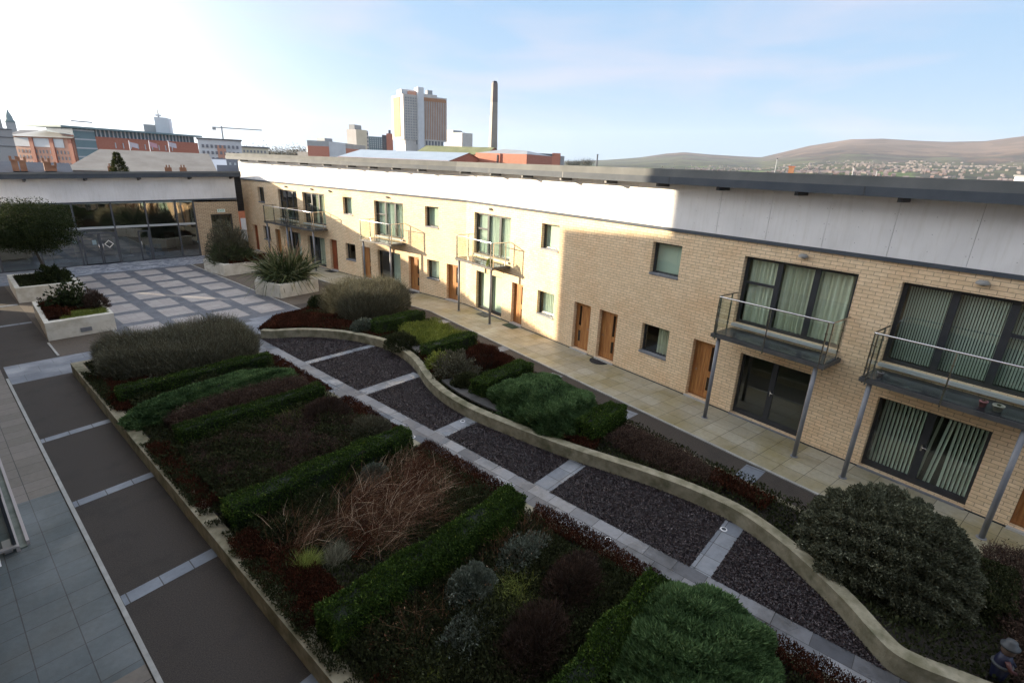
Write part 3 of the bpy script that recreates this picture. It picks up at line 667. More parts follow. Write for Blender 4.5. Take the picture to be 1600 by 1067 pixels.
def wall_grid(b, t0, t1, z0, z1, ops, o=0.0):
    ts = sorted({t0, t1, *[a for p in ops for a in p[:2]]}); zs = sorted({z0, z1, *[a for p in ops for a in p[2:4]]})
    for i in range(len(ts)-1):
        for j in range(len(zs)-1):
            tm = (ts[i]+ts[i+1])/2; zm = (zs[j]+zs[j+1])/2
            if any(p[0] < tm < p[1] and p[2] < zm < p[3] for p in ops): continue
            P = [(ts[i], o, zs[j]), (ts[i+1], o, zs[j]), (ts[i+1], o, zs[j+1]), (ts[i], o, zs[j+1])]; b.face(P, [(p[0], p[2]) for p in P])
    for p in ops:
        a0, a1, c0, c1 = p[:4]
        for P in ([(a0, o, c0), (a0, o, c1), (a0, o-RV, c1), (a0, o-RV, c0)], [(a1, o, c0), (a1, o-RV, c0), (a1, o-RV, c1), (a1, o, c1)]): b.face(P, [(q[1], q[2]) for q in P])
        for P in ([(a0, o, c1), (a1, o, c1), (a1, o-RV, c1), (a0, o-RV, c1)], [(a0, o, c0), (a0, o-RV, c0), (a1, o-RV, c0), (a1, o, c0)]): b.face(P, [(q[0], q[1]) for q in P])
ZB = 5.62
for lo, hi in ((-25, 0), (0, 27)):
    b = MB(WP); wall_grid(b, lo, hi, .0, ZB, [p for p in OPEN if lo <= p[0] and p[1] <= hi]); 
    if lo == -25: b.face([(-25, 0, 0), (-25, 0, ZB), (-25, -9, ZB), (-25, -9, 0)], [(0, 0), (0, ZB), (-9, ZB), (-9, 0)])
    if hi == 27: b.face([(27, 0, 0), (27, -9, 0), (27, -9, ZB), (27, 0, ZB)], [(0, 0), (-9, 0), (-9, ZB), (0, ZB)])
    b.face([(lo, -9, 0), (lo, -9, 7.0), (hi, -9, 7.0), (hi, -9, 0)], [(lo, 0), (lo, 7), (hi, 7), (hi, 0)])
    b.build('brick_wall', M['brick'], TB)
    b = MB(WP); b.face([(lo, -1.3, 0), (hi, -1.3, 0), (hi, -1.3, ZB), (lo, -1.3, ZB)]); b.face([(lo, 0-RV, 2.6), (lo, -1.3, 2.6), (hi, -1.3, 2.6), (hi, -RV, 2.6)])
    b.face([(lo, -RV, .03), (hi, -RV, .03), (hi, -1.3, .03), (lo, -1.3, .03)]); b.face([(lo, -RV, ZB-.05), (lo, -1.3, ZB-.05), (hi, -1.3, ZB-.05), (hi, -RV, ZB-.05)])
    b.build('interior', M['room'], TB)
    # white rendered boards with thin dark joints behind them
    b = MB(WP); b.face([(lo, .008, ZB), (hi, .008, ZB), (hi, .008, 7.17), (lo, .008, 7.17)]); b.build('joint_backing', M['joint'], TB)
    b = MB(WP); b.box(lo, hi, .002, .06, 5.60, 5.70); b.build('flashing', M['fascia'], TB)
def board_edges():
    e = [0, 1.55, 3.12, 4.68, 6.25, 7.85, 9.5, 11.25, 12.9, 14.52, 16.12, 17.68, 19.22, 20.79, 22.4, 24.0, 25.6, 27]
    return e, [-x for x in [0]+[1.6*i for i in range(1, 16)]+[25.0]]
E1, E2 = board_edges(); E2 = sorted(E2)
screw = MB(WP)
for E_ in (E1, E2):
    for a, b_ in zip(E_[:-1], E_[1:]):
        m = MB(WP); m.box(a+.004, b_-.004, .012, .034, 5.705, 7.16); m.build('render_board', M['board'], TB)
        if a > -12:
            for q in (a+.06, (a+b_)/2, b_-.06):
                for z in (5.95, 6.35, 6.75): screw.box(q-.007, q+.007, .034, .037, z-.007, z+.007)
screw.build('board_screws', M['joint'], TB)
# roof: fascia in two bands, soffit, sheet, brackets
for lo, hi in ((-25.6, 0), (0, 27)):
    b = MB(WP); b.box(lo, hi, .68, .72, 7.14, 7.36); b.build('fascia', M['fascia'], TB)
    b = MB(WP); b.box(lo, hi, .60, .70, 7.36, 7.40); b.box(lo, hi, .62, .66, 7.40, 7.60); b.build('gutter', M['rooftop'], TB)
    b = MB(WP); b.face([(lo, .02, 7.17), (lo, .68, 7.17), (hi, .68, 7.17), (hi, .02, 7.17)]); b.build('soffit', M['panel'], TB)
    b = MB(WP); b.face([(lo, .64, 7.60), (hi, .64, 7.60), (hi, -9.5, 6.9), (lo, -9.5, 6.9)]); b.face([(lo, .60, 7.17), (lo, .60, 7.60), (lo, -9.5, 6.9), (lo, -9.5, 6.5)]); b.build('roof_sheet', M['rooftop'], TB)
for t in (-23.4, -20.6, -17.86, -14.9, -12.1, -9.48, -7.32, -5.21, -3.05, .38, 3.0, 5.36, 7.8, 10.2, 12.5, 14.7, 17.0, 19.35, 21.8, 24.2):
    b = MB(WP); b.box(t-.05, t+.05, .036, .64, 7.04, 7.168)
    b.build('eave_bracket', M['frame'], TB)
# joints on the fascia
b = MB(WP)
for t in (-20, -15, -10, -5, -2.2, 3.0, 8.0, 13.0, 18.6, 23.5): b.box(t-.015, t+.015, .72, .724, 7.15, 7.36)
b.build('fascia_joint', M['frame'], TB)

def wavy(b, t0, t1, o, z0, z1, amp=.03, n=None, pitch=.09):
    n = n or max(6, int((t1-t0)/pitch*4)); pts = []
    for i in range(n+1):
        t = t0+(t1-t0)*i/n; pts.append((t, o+amp*sin(2*pi*t/pitch+1.3*sin(t*7))*(1+.3*sin(t*3))))
    for i in range(n):
        (a, oa), (c, oc) = pts[i], pts[i+1]
        P = [(a, oa, z0), (c, oc, z0), (c, oc, z1), (a, oa, z1)]; b.face(P, [(q[0], q[2]) for q in P], smooth=True)
def curtains(cur, t0, t1, z0, z1, par):
    w = t1-t0; b = MB(WP); o = -RV-.13; mt = M['curtain']
    if cur == 'drape': wavy(b, t0+.03, t0+w*.30, o, z0, z1, .035, pitch=.13); wavy(b, t0+w*.36, t0+w*.655, o, z0, z1, .04, pitch=.12); wavy(b, t0+w*.69, t1-.03, o, z0, z1, .04, pitch=.14)
    elif cur == 'net': mt = M['net']; wavy(b, t0+.03, t1-.03, o, z0, z1, .02, pitch=.1)
    elif cur == 'half': wavy(b, t0+w*.45, t1-.03, o, z0, z1, .035, pitch=.11)
    elif cur == 'full': mt = M['blind']; b.face([(t0, o, z0), (t1, o, z0), (t1, o, z1), (t0, o, z1)])
    elif cur == 'blind': mt = M['blind']; zz = z0+.02; b.face([(t0, o, zz), (t1, o, zz), (t1, o, z1), (t0, o, z1)])
    elif cur in ('vert', 'vertblind'):
        mt = M['blind'] if cur == 'vertblind' else M['net']; t = t0+.05; i = 0; q = .085 if cur == 'vertblind' else .055
        while t < t1-.05:
            skip = cur == 'vertblind' and (abs(t-(t0+w*.5)) < .11 or abs(t-(t0+w*.61)) < .08)
            if not skip:
                an = .5 if cur == 'vertblind' else .28
                sw = .0 if not (cur == 'vertblind' and .5 < (t-t0)/w < .7) else .12
                b.face([(t-sw, o-.04*an, z0+.03), (t+q*.78-sw, o+.09*an, z0+.03), (t+q*.78, o+.09*an, z1), (t, o-.04*an, z1)])
            t += q; i += 1
    elif cur == 'dark': wavy(b, t0+w*.55, t1-.03, o, z0, z1, .03, pitch=.12); mt = M['net']
    if b.f: b.build('blind' if mt is M['blind'] else 'curtain', mt, par)
def ring(b, t0, t1, z0, z1, w, o0, o1):
    b.box(t0, t1, o0, o1, z0, z0+w); b.box(t0, t1, o0, o1, z1-w, z1); b.box(t0, t0+w, o0, o1, z0+w, z1-w); b.box(t1-w, t1, o0, o1, z0+w, z1-w)
O0, O1 = -RV-.06, -RV+.0
def pane(par, rects, mat='glass'):
    b = MB(WP)
    for a0, a1, c0, c1 in rects:
        b.face([(a0, (O0+O1)/2, c0), (a1, (O0+O1)/2, c0), (a1, (O0+O1)/2, c1), (a0, (O0+O1)/2, c1)])
    b.build('pane', M[mat], par)
for (t0, t1, z0, z1, kind, k) in OPEN:
    g = .004
    if kind == 'window':
        b = MB(WP); ring(b, t0+g, t1-g, z0+g, z1-g, .06, O0, O1); w = b.build('window', M['frame'], TB)
        pane(w, [(t0+.06, t1-.06, z0+.06, z1-.06)]); s_ = MB(WP); s_.box(t0-.01, t1+.01, -RV+.004, .035, z0-.045, z0+.028); s_.build('sill', M['sill'], w)
        curtains(k['cur'], t0+.05, t1-.05, z0+.05, z1-.05, w)
    elif kind == 'glazed':
        b = MB(WP); ring(b, t0+g, t1-g, z0+g, z1-g, .09, O0, O1); w_ = t1-t0; m1, m2 = t0+w_*.335, t0+w_*.665
        if k.get('flip'): tr = (m2+.06, t1-.09)
        else: tr = (t0+.09, m1-.06)
        for m_ in (m1, m2): b.box(m_-.075, m_+.075, O0-.005, O1+.006, z0+.09, z1-.09)
        zt = z0+(z1-z0)*.62; b.box(tr[0], tr[1], O0+.004, O1+.003, zt-.04, zt+.04)
        w = b.build('window', M['frame'], TB)
        R = [(t0+.08, m1-.07, z0+.08, z1-.08), (m1+.07, m2-.07, z0+.08, z1-.08), (m2+.07, t1-.08, z0+.08, z1-.08)]
        pane(w, R); s_ = MB(WP); s_.box(t0, t1, -RV+.004, .10, z0-.09, z0-.004); s_.build('sill', mat_plain('pale_threshold', (.42, .44, .45), .5), w)
        curtains(k['cur'], t0+.08, t1-.08, z0+.08, z1-.08, w)
    elif kind == 'patio':
        b = MB(WP); ring(b, t0+g, t1-g, z0+g, z1-g, .07, O0, O1); mid = (t0+t1)/2; b.box(mid-.08, mid+.08, O0-.004, O1+.006, z0+.07, z1-.07)
        b.box(t0+.07, mid-.08, O0+.003, O1+.003, z0+.07, z0+.17); b.box(mid+.08, t1-.07, O0+.003, O1+.003, z0+.07, z0+.17)
        w = b.build('patio_door', M['frame'], TB); pane(w, [(t0+.07, mid-.07, z0+.16, z1-.07), (mid+.07, t1-.07, z0+.16, z1-.07)])
        h = MB(WP); h.box(mid-.015, mid+.015, O1+.006, O1+.03, 1.02, 1.2); h.tube([(mid, O1+.045, 1.12), (mid+.13, O1+.05, 1.12)], .012, 8); h.build('handle', M['steel'], w)
        s_ = MB(WP); s_.box(t0-.02, t1+.02, -RV+.004, .06, .014, .056); s_.build('threshold', M['sill'], w)
        curtains(k['cur'], t0+.06, t1-.06, z0+.1, z1-.05, w)
    elif kind == 'door':
        fm = MB(WP); ring(fm, t0+g, t1-g, z0+g, z1-g, .055, O0-.02, O1-.0); mt = M[k.get('mat', 'oak')]
        d = MB(WP); a0, a1 = t0+.06, t1-.06; c0, c1 = z0+.06, z1-.06; n = 7; pw = (a1-a0)/n; left = k.get('slot', 1) == 0
        sc_ = a0+(.22 if left else .74)*(a1-a0); slots = [(sc_-.06, sc_+.06, c0+(c1-c0)*.50, c0+(c1-c0)*.95), (sc_-.06, sc_+.06, c0+(c1-c0)*.13, c0+(c1-c0)*.38)]
        for i in range(n): d.box(a0+i*pw+.003, a0+(i+1)*pw-.003, O0+.01, O1-.02, c0, c1)
        for (e0, e1, f0, f1) in [(a0, a1, c1-.09, c1), (a0, a1, c0, c0+.16)]: d.box(e0, e1, O1-.022, O1-.012, f0, f1)
        dd = d.build('door', mt, TB)
        s_ = MB(WP)
        for (e0, e1, f0, f1) in slots: s_.box(e0, e1, O1-.020, O1-.013, f0, f1)
        s_.build('slot_window', mat_plain('slot_glass', (.03, .018, .012), .08), dd)
        fm.build('door_frame', M['oak_frame'], dd)
        h = MB(WP); hx = a1-.08 if left else a0+.08; h.tube([(hx, O1-.01, 1.06), (hx, O1+.04, 1.06), (hx+(-.09 if left else .09), O1+.04, 1.06)], .011, 8); h.build('handle', M['steel'], dd)
        st = MB(WP); st.box(t0-.02, t1+.02, -RV+.004, .07, .013, .075); st.build('doorstep', mat_plain('pale_step', (.42, .41, .39), .7), dd)
# bulkhead lamps above the balcony windows
for t in (2.23, 17.29, 21.17, -6.5, -14.7, -18.1, -.02-12.5):
    b = MB(WP); b.box(t-.045, t+.045, .0, .05, 5.36, 5.46); w = b.build('wall_lamp', M['grey_post'], TB)
    b = MB(WP); n = 10
    prev = None
    for i in range(n+1):
        a = pi*i/n; p = (t-.13*cos(a), .05+.13*sin(a)); 
        if prev: b.face([(prev[0], prev[1], 5.44), (p[0], p[1], 5.44), (t+(p[0]-t)*.6, .05+(p[1]-.05)*.6, 5.49), (t+(prev[0]-t)*.6, .05+(prev[1]-.05)*.6, 5.49)]); b.face([(prev[0], prev[1], 5.40), (p[0], p[1], 5.40), (p[0], p[1], 5.44), (prev[0], prev[1], 5.44)]); b.face([(t, .05, 5.49), (t+(prev[0]-t)*.6, .05+(prev[1]-.05)*.6, 5.49), (t+(p[0]-t)*.6, .05+(p[1]-.05)*.6, 5.49)])
        prev = p
    b.build('shade', M['grey_post'], w)
    b = MB(WP); b.box(t-.08, t+.08, .03, .12, 5.385, 5.399); b.build('lens', M['lens'], w)
# dark strip at the foot of the wall
b = MB(WP); b.box(-25, -.001, .001, .014, .013, .05); b.build('base_strip', M['frame'], TB)
b = MB(WP)
edges = [0]+[x for p in sorted([p for p in OPEN if p[2] < .1 and p[0] > 0]) for x in p[:2]]+[27]
for i in range(0, len(edges)-1, 2): b = MB(WP); b.box(edges[i], edges[i+1], .001, .014, .013, .05); b.build('base_strip', M['frame'], TB)

# balconies: part of the terrace building's thing? each is fixed to it -> parts with sub-parts
def balcony(t0, t1, left_post=True, right_post=True, dp=1.12, split=None):
    b = MB(WP); b.box(t0, t1, .005, dp, 2.75, 2.86); dk = b.build('balcony', M['soffit'], TB)
    b = MB(WP); b.box(t0+.04, t1-.04, .06, dp-.05, 2.861, 2.885); b.build('deck', M['deck'], dk)
    hr = 4.02
    b = MB(WP)
    if split is None: b.tube([(t0+.04, .02, hr), (t0+.04, dp-.08, hr), (t0+.07, dp-.03, hr), (t0+.12, dp-.02, hr), (t1-.12, dp-.02, hr), (t1-.07, dp-.03, hr), (t1-.04, dp-.08, hr), (t1-.04, .02, hr)], .024, 10)
    b.build('handrail', M['steel'], dk)
    ps = [(t0+.04, .30), (t0+.05, dp-.10), (t0+.14, dp-.02), ((t0+t1)/2, dp-.02), (t1-.14, dp-.02), (t1-.05, dp-.10), (t1-.04, .30)]
    for (a, o) in ps:
        q = MB(WP); q.box(a-.015, a+.015, o-.022, o+.022, 2.70, hr-.01)
        for z in (3.1, 3.7): q.box(a-.035, a+.035, o-.012, o+.012, z-.012, z+.012)
        q.build('baluster', M['steel'], dk)
    mid = (t0+t1)/2
    for (P0, P1) in (((t0+.04, .32), (t0+.04, dp-.14)), ((t0+.17, dp-.02), (mid-.05, dp-.02)), ((mid+.05, dp-.02), (t1-.17, dp-.02)), ((t1-.04, .32), (t1-.04, dp-.14))):
        q = MB(WP); q.face([(P0[0], P0[1], 2.95), (P1[0], P1[1], 2.95), (P1[0], P1[1], 3.93), (P0[0], P0[1], 3.93)]); q.build('glass_panel', M['glassb'], dk)
    for a, on in ((t0+.22, left_post), (t1-.22, right_post)):
        if on:
            q = MB(WP); q.tube([(a, dp-.12, .02), (a, dp-.12, 2.75)], .058, 16); q.tube([(a, dp-.12, .014), (a, dp-.12, .03)], .10, 16); q.build('post', M['post'], dk)
balcony(.68, 3.98); balcony(15.55, 18.83); balcony(19.66, 22.95); balcony(-7.98, -4.95); balcony(-16.38, -13.1); balcony(-19.75, -16.5)
# ================================================================== GLASS PAVILION across the end of the plaza
PY = 43.9
def zr(x): return 5.55+.026*(x-4)          # eave underside rises to the right
PV = root_of('glass_pavilion', (8, 46, 0), 'low glazed pavilion with white upper band at the far end of the plaza', 'building')
b = MB(); X0, X1 = .62, 17.2
xs = [X0, 4, 8, 12, X1-.02]
for a, c in zip(xs[:-1], xs[1:]):
    q = MB(); q.face([(a+.004, PY-.02, 4.02+.014*a), (c-.004, PY-.02, 4.02+.014*c), (c-.004, PY-.02, zr(c)), (a+.004, PY-.02, zr(a))]); q.build('render_board', M['board'], PV)
b.face([(X0, PY, 4), (X1, PY, 4), (X1, PY, zr(X1)), (X0, PY, zr(X0))]); b.face([(X1, PY, 4), (X1, PY+8, 4), (X1, PY+8, zr(X1)-.5), (X1, PY, zr(X1))])
b.build('upper_wall', M['panel'], PV)
b = MB(); b.face([(X0, PY-.05, 3.93+.014*X0), (X1, PY-.05, 3.93+.014*X1), (X1, PY-.05, 4.03+.014*X1), (X0, PY-.05, 4.03+.014*X0)]); b.face([(X0, PY-.05, 3.93+.014*X0), (X0, PY+.1, 3.93+.014*X0), (X1, PY+.1, 3.93+.014*X1), (X1, PY-.05, 3.93+.014*X1)]); b.build('flashing', M['fascia'], PV)
# roof with an overhang and a deep grey edge
def slab_face(b, y, z0, z1, xa=X0-.0, xb=X1+.3): b.face([(xa, y, zr(xa)+z0), (xb, y, zr(xb)+z0), (xb, y, zr(xb)+z1), (xa, y, zr(xa)+z1)])
b = MB(); slab_face(b, PY-.65, .0, .27); b.face([(X1+.3, PY-.65, zr(X1)), (X1+.3, PY+8, zr(X1)-.8), (X1+.3, PY+8, zr(X1)-.4), (X1+.3, PY-.65, zr(X1)+.34)]); b.build('fascia', M['fascia'], PV)
b = MB(); b.face([(X0, PY-.65, zr(X0)), (X0, PY+.01, zr(X0)), (X1+.3, PY+.01, zr(X1)), (X1+.3, PY-.65, zr(X1))]); b.build('soffit', M['rooftop'], PV)
b = MB(); b.face([(X0, PY-.68, zr(X0)+.27), (X1+.3, PY-.68, zr(X1+.3)+.27), (X1+.3, PY-.68, zr(X1+.3)+.40), (X0, PY-.68, zr(X0)+.40)]); b.face([(X0, PY-.68, zr(X0)+.40), (X1+.3, PY-.68, zr(X1+.3)+.40), (X1+.3, PY+8, zr(X1)-.4), (X0, PY+8, zr(X0)-.4)]); b.build('roof_sheet', M['rooftop'], PV)
for x in (1.9, 4.94, 7.9, 10.85, 14.0, 16.9):
    q = MB(); q.face([(x-.06, PY-.03, zr(x)-.01), (x-.06, PY-.6, zr(x)-.01), (x-.06, PY-.6, zr(x)-.08), (x-.06, PY-.03, zr(x)-.2)]); q.face([(x+.06, PY-.03, zr(x)-.01), (x+.06, PY-.6, zr(x)-.01), (x+.06, PY-.6, zr(x)-.08), (x+.06, PY-.03, zr(x)-.2)])
    q.face([(x-.06, PY-.6, zr(x)), (x+.06, PY-.6, zr(x)), (x+.06, PY-.6, zr(x)-.08), (x-.06, PY-.6, zr(x)-.08)]); q.face([(x-.06, PY-.6, zr(x)-.08), (x+.06, PY-.6, zr(x)-.08), (x+.06, PY-.03, zr(x)-.2), (x-.06, PY-.03, zr(x)-.2)]); q.build('eave_bracket', M['frame'], PV)
q = MB(); q.box(-4.0, .08, PY, PY+.2, 0, 5.4); q.box(.08, .62, PY, PY+.2, 0, 2.2); q.box(.08, .62, PY, PY+.2, 3.9, 5.4); q.build('unseen_slot_wall', M['brick2'], PV)  # unseen wall added with a slot to shape the sun streak on the plaza
q = MB(); q.face([(.62, PY, 0), (.62, PY+8, 0), (.62, PY+8, 5.2), (.62, PY, 5.5)]); q.build('end_wall', M['brick2'], PV)
# brick end with a dark doorway
BX = 14.1
T_ = lambda a, b_, c: (a, PY-b_, c)
b = MB(T_); zt = 4.13
wall_grid(b, BX, X1, 0, zt, [(15.15, 16.72, .02, 3.06)]); b.face([(X1, 0, 0), (X1, -8, 0), (X1, -8, zt), (X1, 0, zt)], [(0, 0), (-8, 0), (-8, zt), (0, zt)]); b.face([(BX, 0, 0), (BX, -.5, 0), (BX, -.5, zt), (BX, 0, zt)], [(0, 0), (-.5, 0), (-.5, zt), (0, zt)])
b.build('brick_wall', M['brick2'], PV)
b = MB(T_); ring(b, 15.16, 16.71, .03, 3.05, .08, -.2, -.12); b.box(15.9, 15.97, -.2, -.12, .11, 2.1); b.box(15.24, 16.63, -.2, -.12, 2.1, 2.18); dr = b.build('entrance_door', M['frame'], PV)
b = MB(T_); b.face([(15.22, -.16, .1), (16.65, -.16, .1), (16.65, -.16, 3.0), (15.22, -.16, 3.0)]); b.build('pane', M['glassp'], dr)
# exit sign above the door
b = MB(T_); b.box(15.66, 16.22, .003, .04, 3.20, 3.44); sg = b.build('exit_sign', mat_plain('sign_white', (.75, .82, .76), .5), PV)
def text_part(txt, loc, rot, size, mat, parent, name='lettering', ext=.004):
    cu = bpy.data.curves.new(name, 'FONT'); cu.body = txt; cu.size = size; cu.align_x = 'CENTER'; cu.align_y = 'CENTER'; cu.extrude = ext
    o = bpy.data.objects.new(name, cu); COL.objects.link(o); o.rotation_euler = rot; o.location = loc; o.data.materials.append(mat)
    bpy.context.view_layer.update(); dg = bpy.context.evaluated_depsgraph_get(); me = bpy.data.meshes.new_from_object(o.evaluated_get(dg))
    me.transform(Matrix.Translation(Vector(loc)) @ o.rotation_euler.to_matrix().to_4x4()); bpy.data.objects.remove(o)
    n = bpy.data.objects.new(name, me); COL.objects.link(n); attach(n, parent); return n
text_part('EXIT', (15.94, PY-.045, 3.32), (pi/2, 0, 0), .22, mat_plain('sign_green', (.02, .28, .12), .5), sg)
# glazed front
mull = [.67, 2.95, 4.9, 6.91, 9.0, 10.96, 12.85, 14.05]
zt_ = lambda x: 3.95+.014*x
for i, x in enumerate(mull):
    q = MB(); q.box(x-.05, x+.05, PY-.06, PY+.12, 0, zt_(x)); q.build('mullion', M['mullion'], PV)
for a, c in zip(mull[:-1], mull[1:]):
    q = MB(); q.box(a+.05, c-.05, PY-.05, PY+.1, 2.38, 2.52); q.build('transom', mat_plain('pale_transom', (.40, .42, .43), .5), PV)
    q = MB(); q.face([(a+.05, PY, 2.5), (c-.05, PY, 2.5), (c-.05, PY+.0, zt_(c)), (a+.05, PY, zt_(a))]); q.build('upper_pane', M['glassp'], PV)
    q = MB(); q.face([(a+.05, PY, .06), (c-.05, PY, .06), (c-.05, PY, 2.4), (a+.05, PY, 2.4)]); q.build('lower_pane', M['glassp'], PV)
    q = MB(); q.box(a+.05, c-.05, PY-.05, PY+.1, 0, .08); q.build('bottom_rail', M['mullion'], PV)
for (a, c) in ((7.05, 8.0), (8.02, 8.95), (10.25, 10.9)):
    q = MB(); T2 = lambda a_, b_, c_: (a_, PY-.02-b_, c_); q.T = T2; ring(q, a, c, .02, 2.12, .07, -.03, .03); d = q.build('glass_door', M['mullion'], PV)
    q = MB(T2); q.tube([(c-.1 if a < 8 else a+.1, .09, .85), (c-.1 if a < 8 else a+.1, .09, 1.4)], .015, 8); q.build('handle', M['steel'], d)
q = MB(); n = 4; cx, cz = 8.48, 1.35      # pale ring emblem on the glass door
for k in range(4):
    a0, a1 = pi/2*k, pi/2*(k+1); R1, R2 = .27, .21
    q.face([(cx+R1*cos(a0), PY-.06, cz+R1*sin(a0)), (cx+R1*cos(a1), PY-.06, cz+R1*sin(a1)), (cx+R2*cos(a1), PY-.06, cz+R2*sin(a1)), (cx+R2*cos(a0), PY-.06, cz+R2*sin(a0))])
q.build('door_emblem', mat_plain('emblem_white', (.75, .73, .66), .5), PV)
for (x, z, w, h) in ((7.6, 1.35, .22, .3), (6.6, 1.5, .2, .2), (13.95, 1.0, .14, .14)):
    q = MB(); q.box(x, x+w, PY+.02, PY+.03, z, z+h); q.build('notice', mat_plain('paper', (.5, .6, .7), .7), PV)
# inside: floor, back wall, some furniture
b = MB(); b.box(X0, X1, PY+.1, PY+7.9, -.0, .02); b.build('inner_floor', mat_plain('inner_floor', (.09, .09, .10), .4), PV)
b = MB(lambda a, b_, c: (a, PY+5.9, c)); wall_grid(b, X0, X1, 0, 5.0, [(-4.2+.25+.3, -3.3+.25, 3.4, 4.9)] if False else []); b.build('inner_back_wall', mat_noise('inner_wall', (.09, .085, .075), (.17, .155, .13), .8, rough=.8), PV)
b = MB(); b.face([(X0, PY+.1, 4.0), (X0, PY+7.9, 4.0), (X1, PY+7.9, 4.0), (X1, PY+.1, 4.0)]); b.build('ceiling', mat_plain('inner_ceiling', (.22, .21, .19), .8), PV)
for i, (x, y, w, h, c) in enumerate(((6.2, 1.4, 1.2, 1.1, (.05, .05, .07)), (9.6, 1.8, .9, 1.5, (.10, .10, .11)), (11.4, 1.2, 1.0, .9, (.03, .06, .12)), (12.9, 2.4, .7, 1.6, (.07, .04, .03)), (3.8, 2.2, 1.4, 1.0, (.06, .06, .06)), (5.2, 3.0, .4, 1.9, (.2, .2, .19)))):
    r = root_of('lobby_chair' if i % 2 == 0 else 'display_stand', (x, PY+y, .02), ['dark seat inside the pavilion left of the glass doors', 'grey display stand inside the pavilion right of the glass doors', 'blue seat inside the pavilion behind its right panes', 'brown display stand inside the pavilion by the brick end', 'grey seat inside the pavilion behind the lollipop tree', 'tall pale stand inside the pavilion behind the left planters'][i], 'chair' if i % 2 == 0 else 'stand')
    mt = mat_plain('lobby_%d' % i, c, .6); q = MB(); q.box(x-w/2, x+w/2, PY+y-.3, PY+y+.3, .12, h*.45 if i % 2 == 0 else .3); q.build('seat' if i % 2 == 0 else 'base', mt, r, bevel=.03)
    q = MB(); q.box(x-w/2, x+w/2, PY+y+.2, PY+y+.3, h*.45 if i % 2 == 0 else .3, h); q.build('backrest' if i % 2 == 0 else 'panel', mt, r, bevel=.03)

# ================================================================== LEFT BUILDING (the camera's own block): shopfront, upper floors
LB = root_of('apartment_block', (-5, 15, 0), 'tall apartment block along the left edge whose glazed ground floor meets the pale paving', 'building')
LX = -.42
def blk(name, x0, x1, y0, y1, z0, z1, mat): q = MB(); q.box(x0, x1, y0, y1, z0, z1); return q.build(name, M[mat], LB)
blk('upper_floors', -11, LX, -20, 33.5, 3.0, 7.0-1.9, 'brick'); blk('upper_floors', -11, LX-.0, -20, 33.5, 8.9, 15.6, 'panel')
blk('upper_floors', -11, LX-2.2, -20, 33.5, 5.1, 8.9, 'brick'); blk('upper_floors', -11, LX, 33.5, 40.2, 3.0, 11.5, 'panel')
blk('ground_floor', -11, -2.6, -20, 40.2, 0, 3.0, 'brick')
def glazed_screen():
    b = MB(); b.box(.085, .135, 12.42, 33.0, .004, .10); b.build('outer_sill', mat_plain('screen_frame', (.34, .30, .29), .5), LB)
    b = MB(); b.box(-.075, -.02, 12.30, 33.0, .004, .12); b.build('inner_sill', mat_plain('screen_frame2', (.32, .29, .28), .5), LB)
    b = MB(); b.box(-.02, .085, 12.36, 33.0, .004, .03); b.build('green_reflection_strip', mat_noise('painted_reflection', (.07, .09, .07), (.15, .17, .14), 3, rough=.6), LB)  # strip between the sills, coloured green to imitate the glass reflection
    for y in (12.36, 14.6, 17.0, 19.4, 21.8, 24.2): q = MB(); q.box(-.10, -.05, y-.03, y+.03, .12, 2.9); q.build('screen_post', M['frame'], LB)
    for y0, y1 in ((12.4, 14.57), (14.63, 16.97), (17.03, 19.37), (19.43, 21.77), (21.83, 24.17)):
        q = MB(); q.face([(-.07, y0, .12), (-.07, y1, .12), (-.07, y1, 2.8), (-.07, y0, 2.8)]); q.build('screen_pane', M['glass'], LB)
    b = MB(); b.box(-2.6, -.05, 12.26, 12.36, .12, .16); b.box(-.24, -.12, 12.36, 12.66, .01, .14); b.build('screen_return', mat_plain('screen_frame3', (.30, .28, .27), .5), LB)
glazed_screen()
r = root_of('doormat', (-.8, 12.6, 0), 'green doormat with a white border at the ground floor entrance, left edge of the paving', 'doormat')
MB().box(-1.4, -.32, 12.02, 12.9, .006, .014).build('border', M['white'], r); MB().box(-1.36, -.36, 12.06, 12.86, .014, .02).build('pile', mat_noise('green_pile', (.01, .09, .03), (.02, .14, .05), 40, rough=.95), r)
# half round and small mats on the terrace path
def mat_half(t, label, c, rect=False, w=.42):
    loc = WP(t, .3, .016); r = root_of('doormat', loc, label, 'doormat', 'doormats along the terrace'); b = MB(WP)
    if rect: P = [(t-w, .1), (t+w, .1), (t+w, .55), (t-w, .55)]
    else: P = [(t+w*cos(a), .12+.42*sin(a)) for a in np.linspace(0, pi, 15)]
    b.face([(p[0], p[1], .034) for p in P]); n = len(P)
    for i in range(n): b.face([(P[i][0], P[i][1], .016), (P[(i+1) % n][0], P[(i+1) % n][1], .016), (P[(i+1) % n][0], P[(i+1) % n][1], .034), (P[i][0], P[i][1], .034)])
    b.build('pile', mat_noise('mat_pile', [x*.7 for x in c], c, 60, rough=.95, bump=.5), r)
mat_half(10.35, 'black half round doormat outside the second oak door of the near pair', (.022, .022, .025))
mat_half(4.6, 'dark green doormat outside the oak door right of the sunlit patio door', (.03, .06, .035), True)
mat_half(2.3, 'grey doormat outside the sunlit patio door under the balcony', (.10, .10, .095), True)
mat_half(-4.25, 'dark doormat outside the oak door between two ground floor windows', (.04, .04, .045), True)
mat_half(-12.6, 'black doormat outside the red brown door beyond the spiky planter', (.02, .02, .022), True)
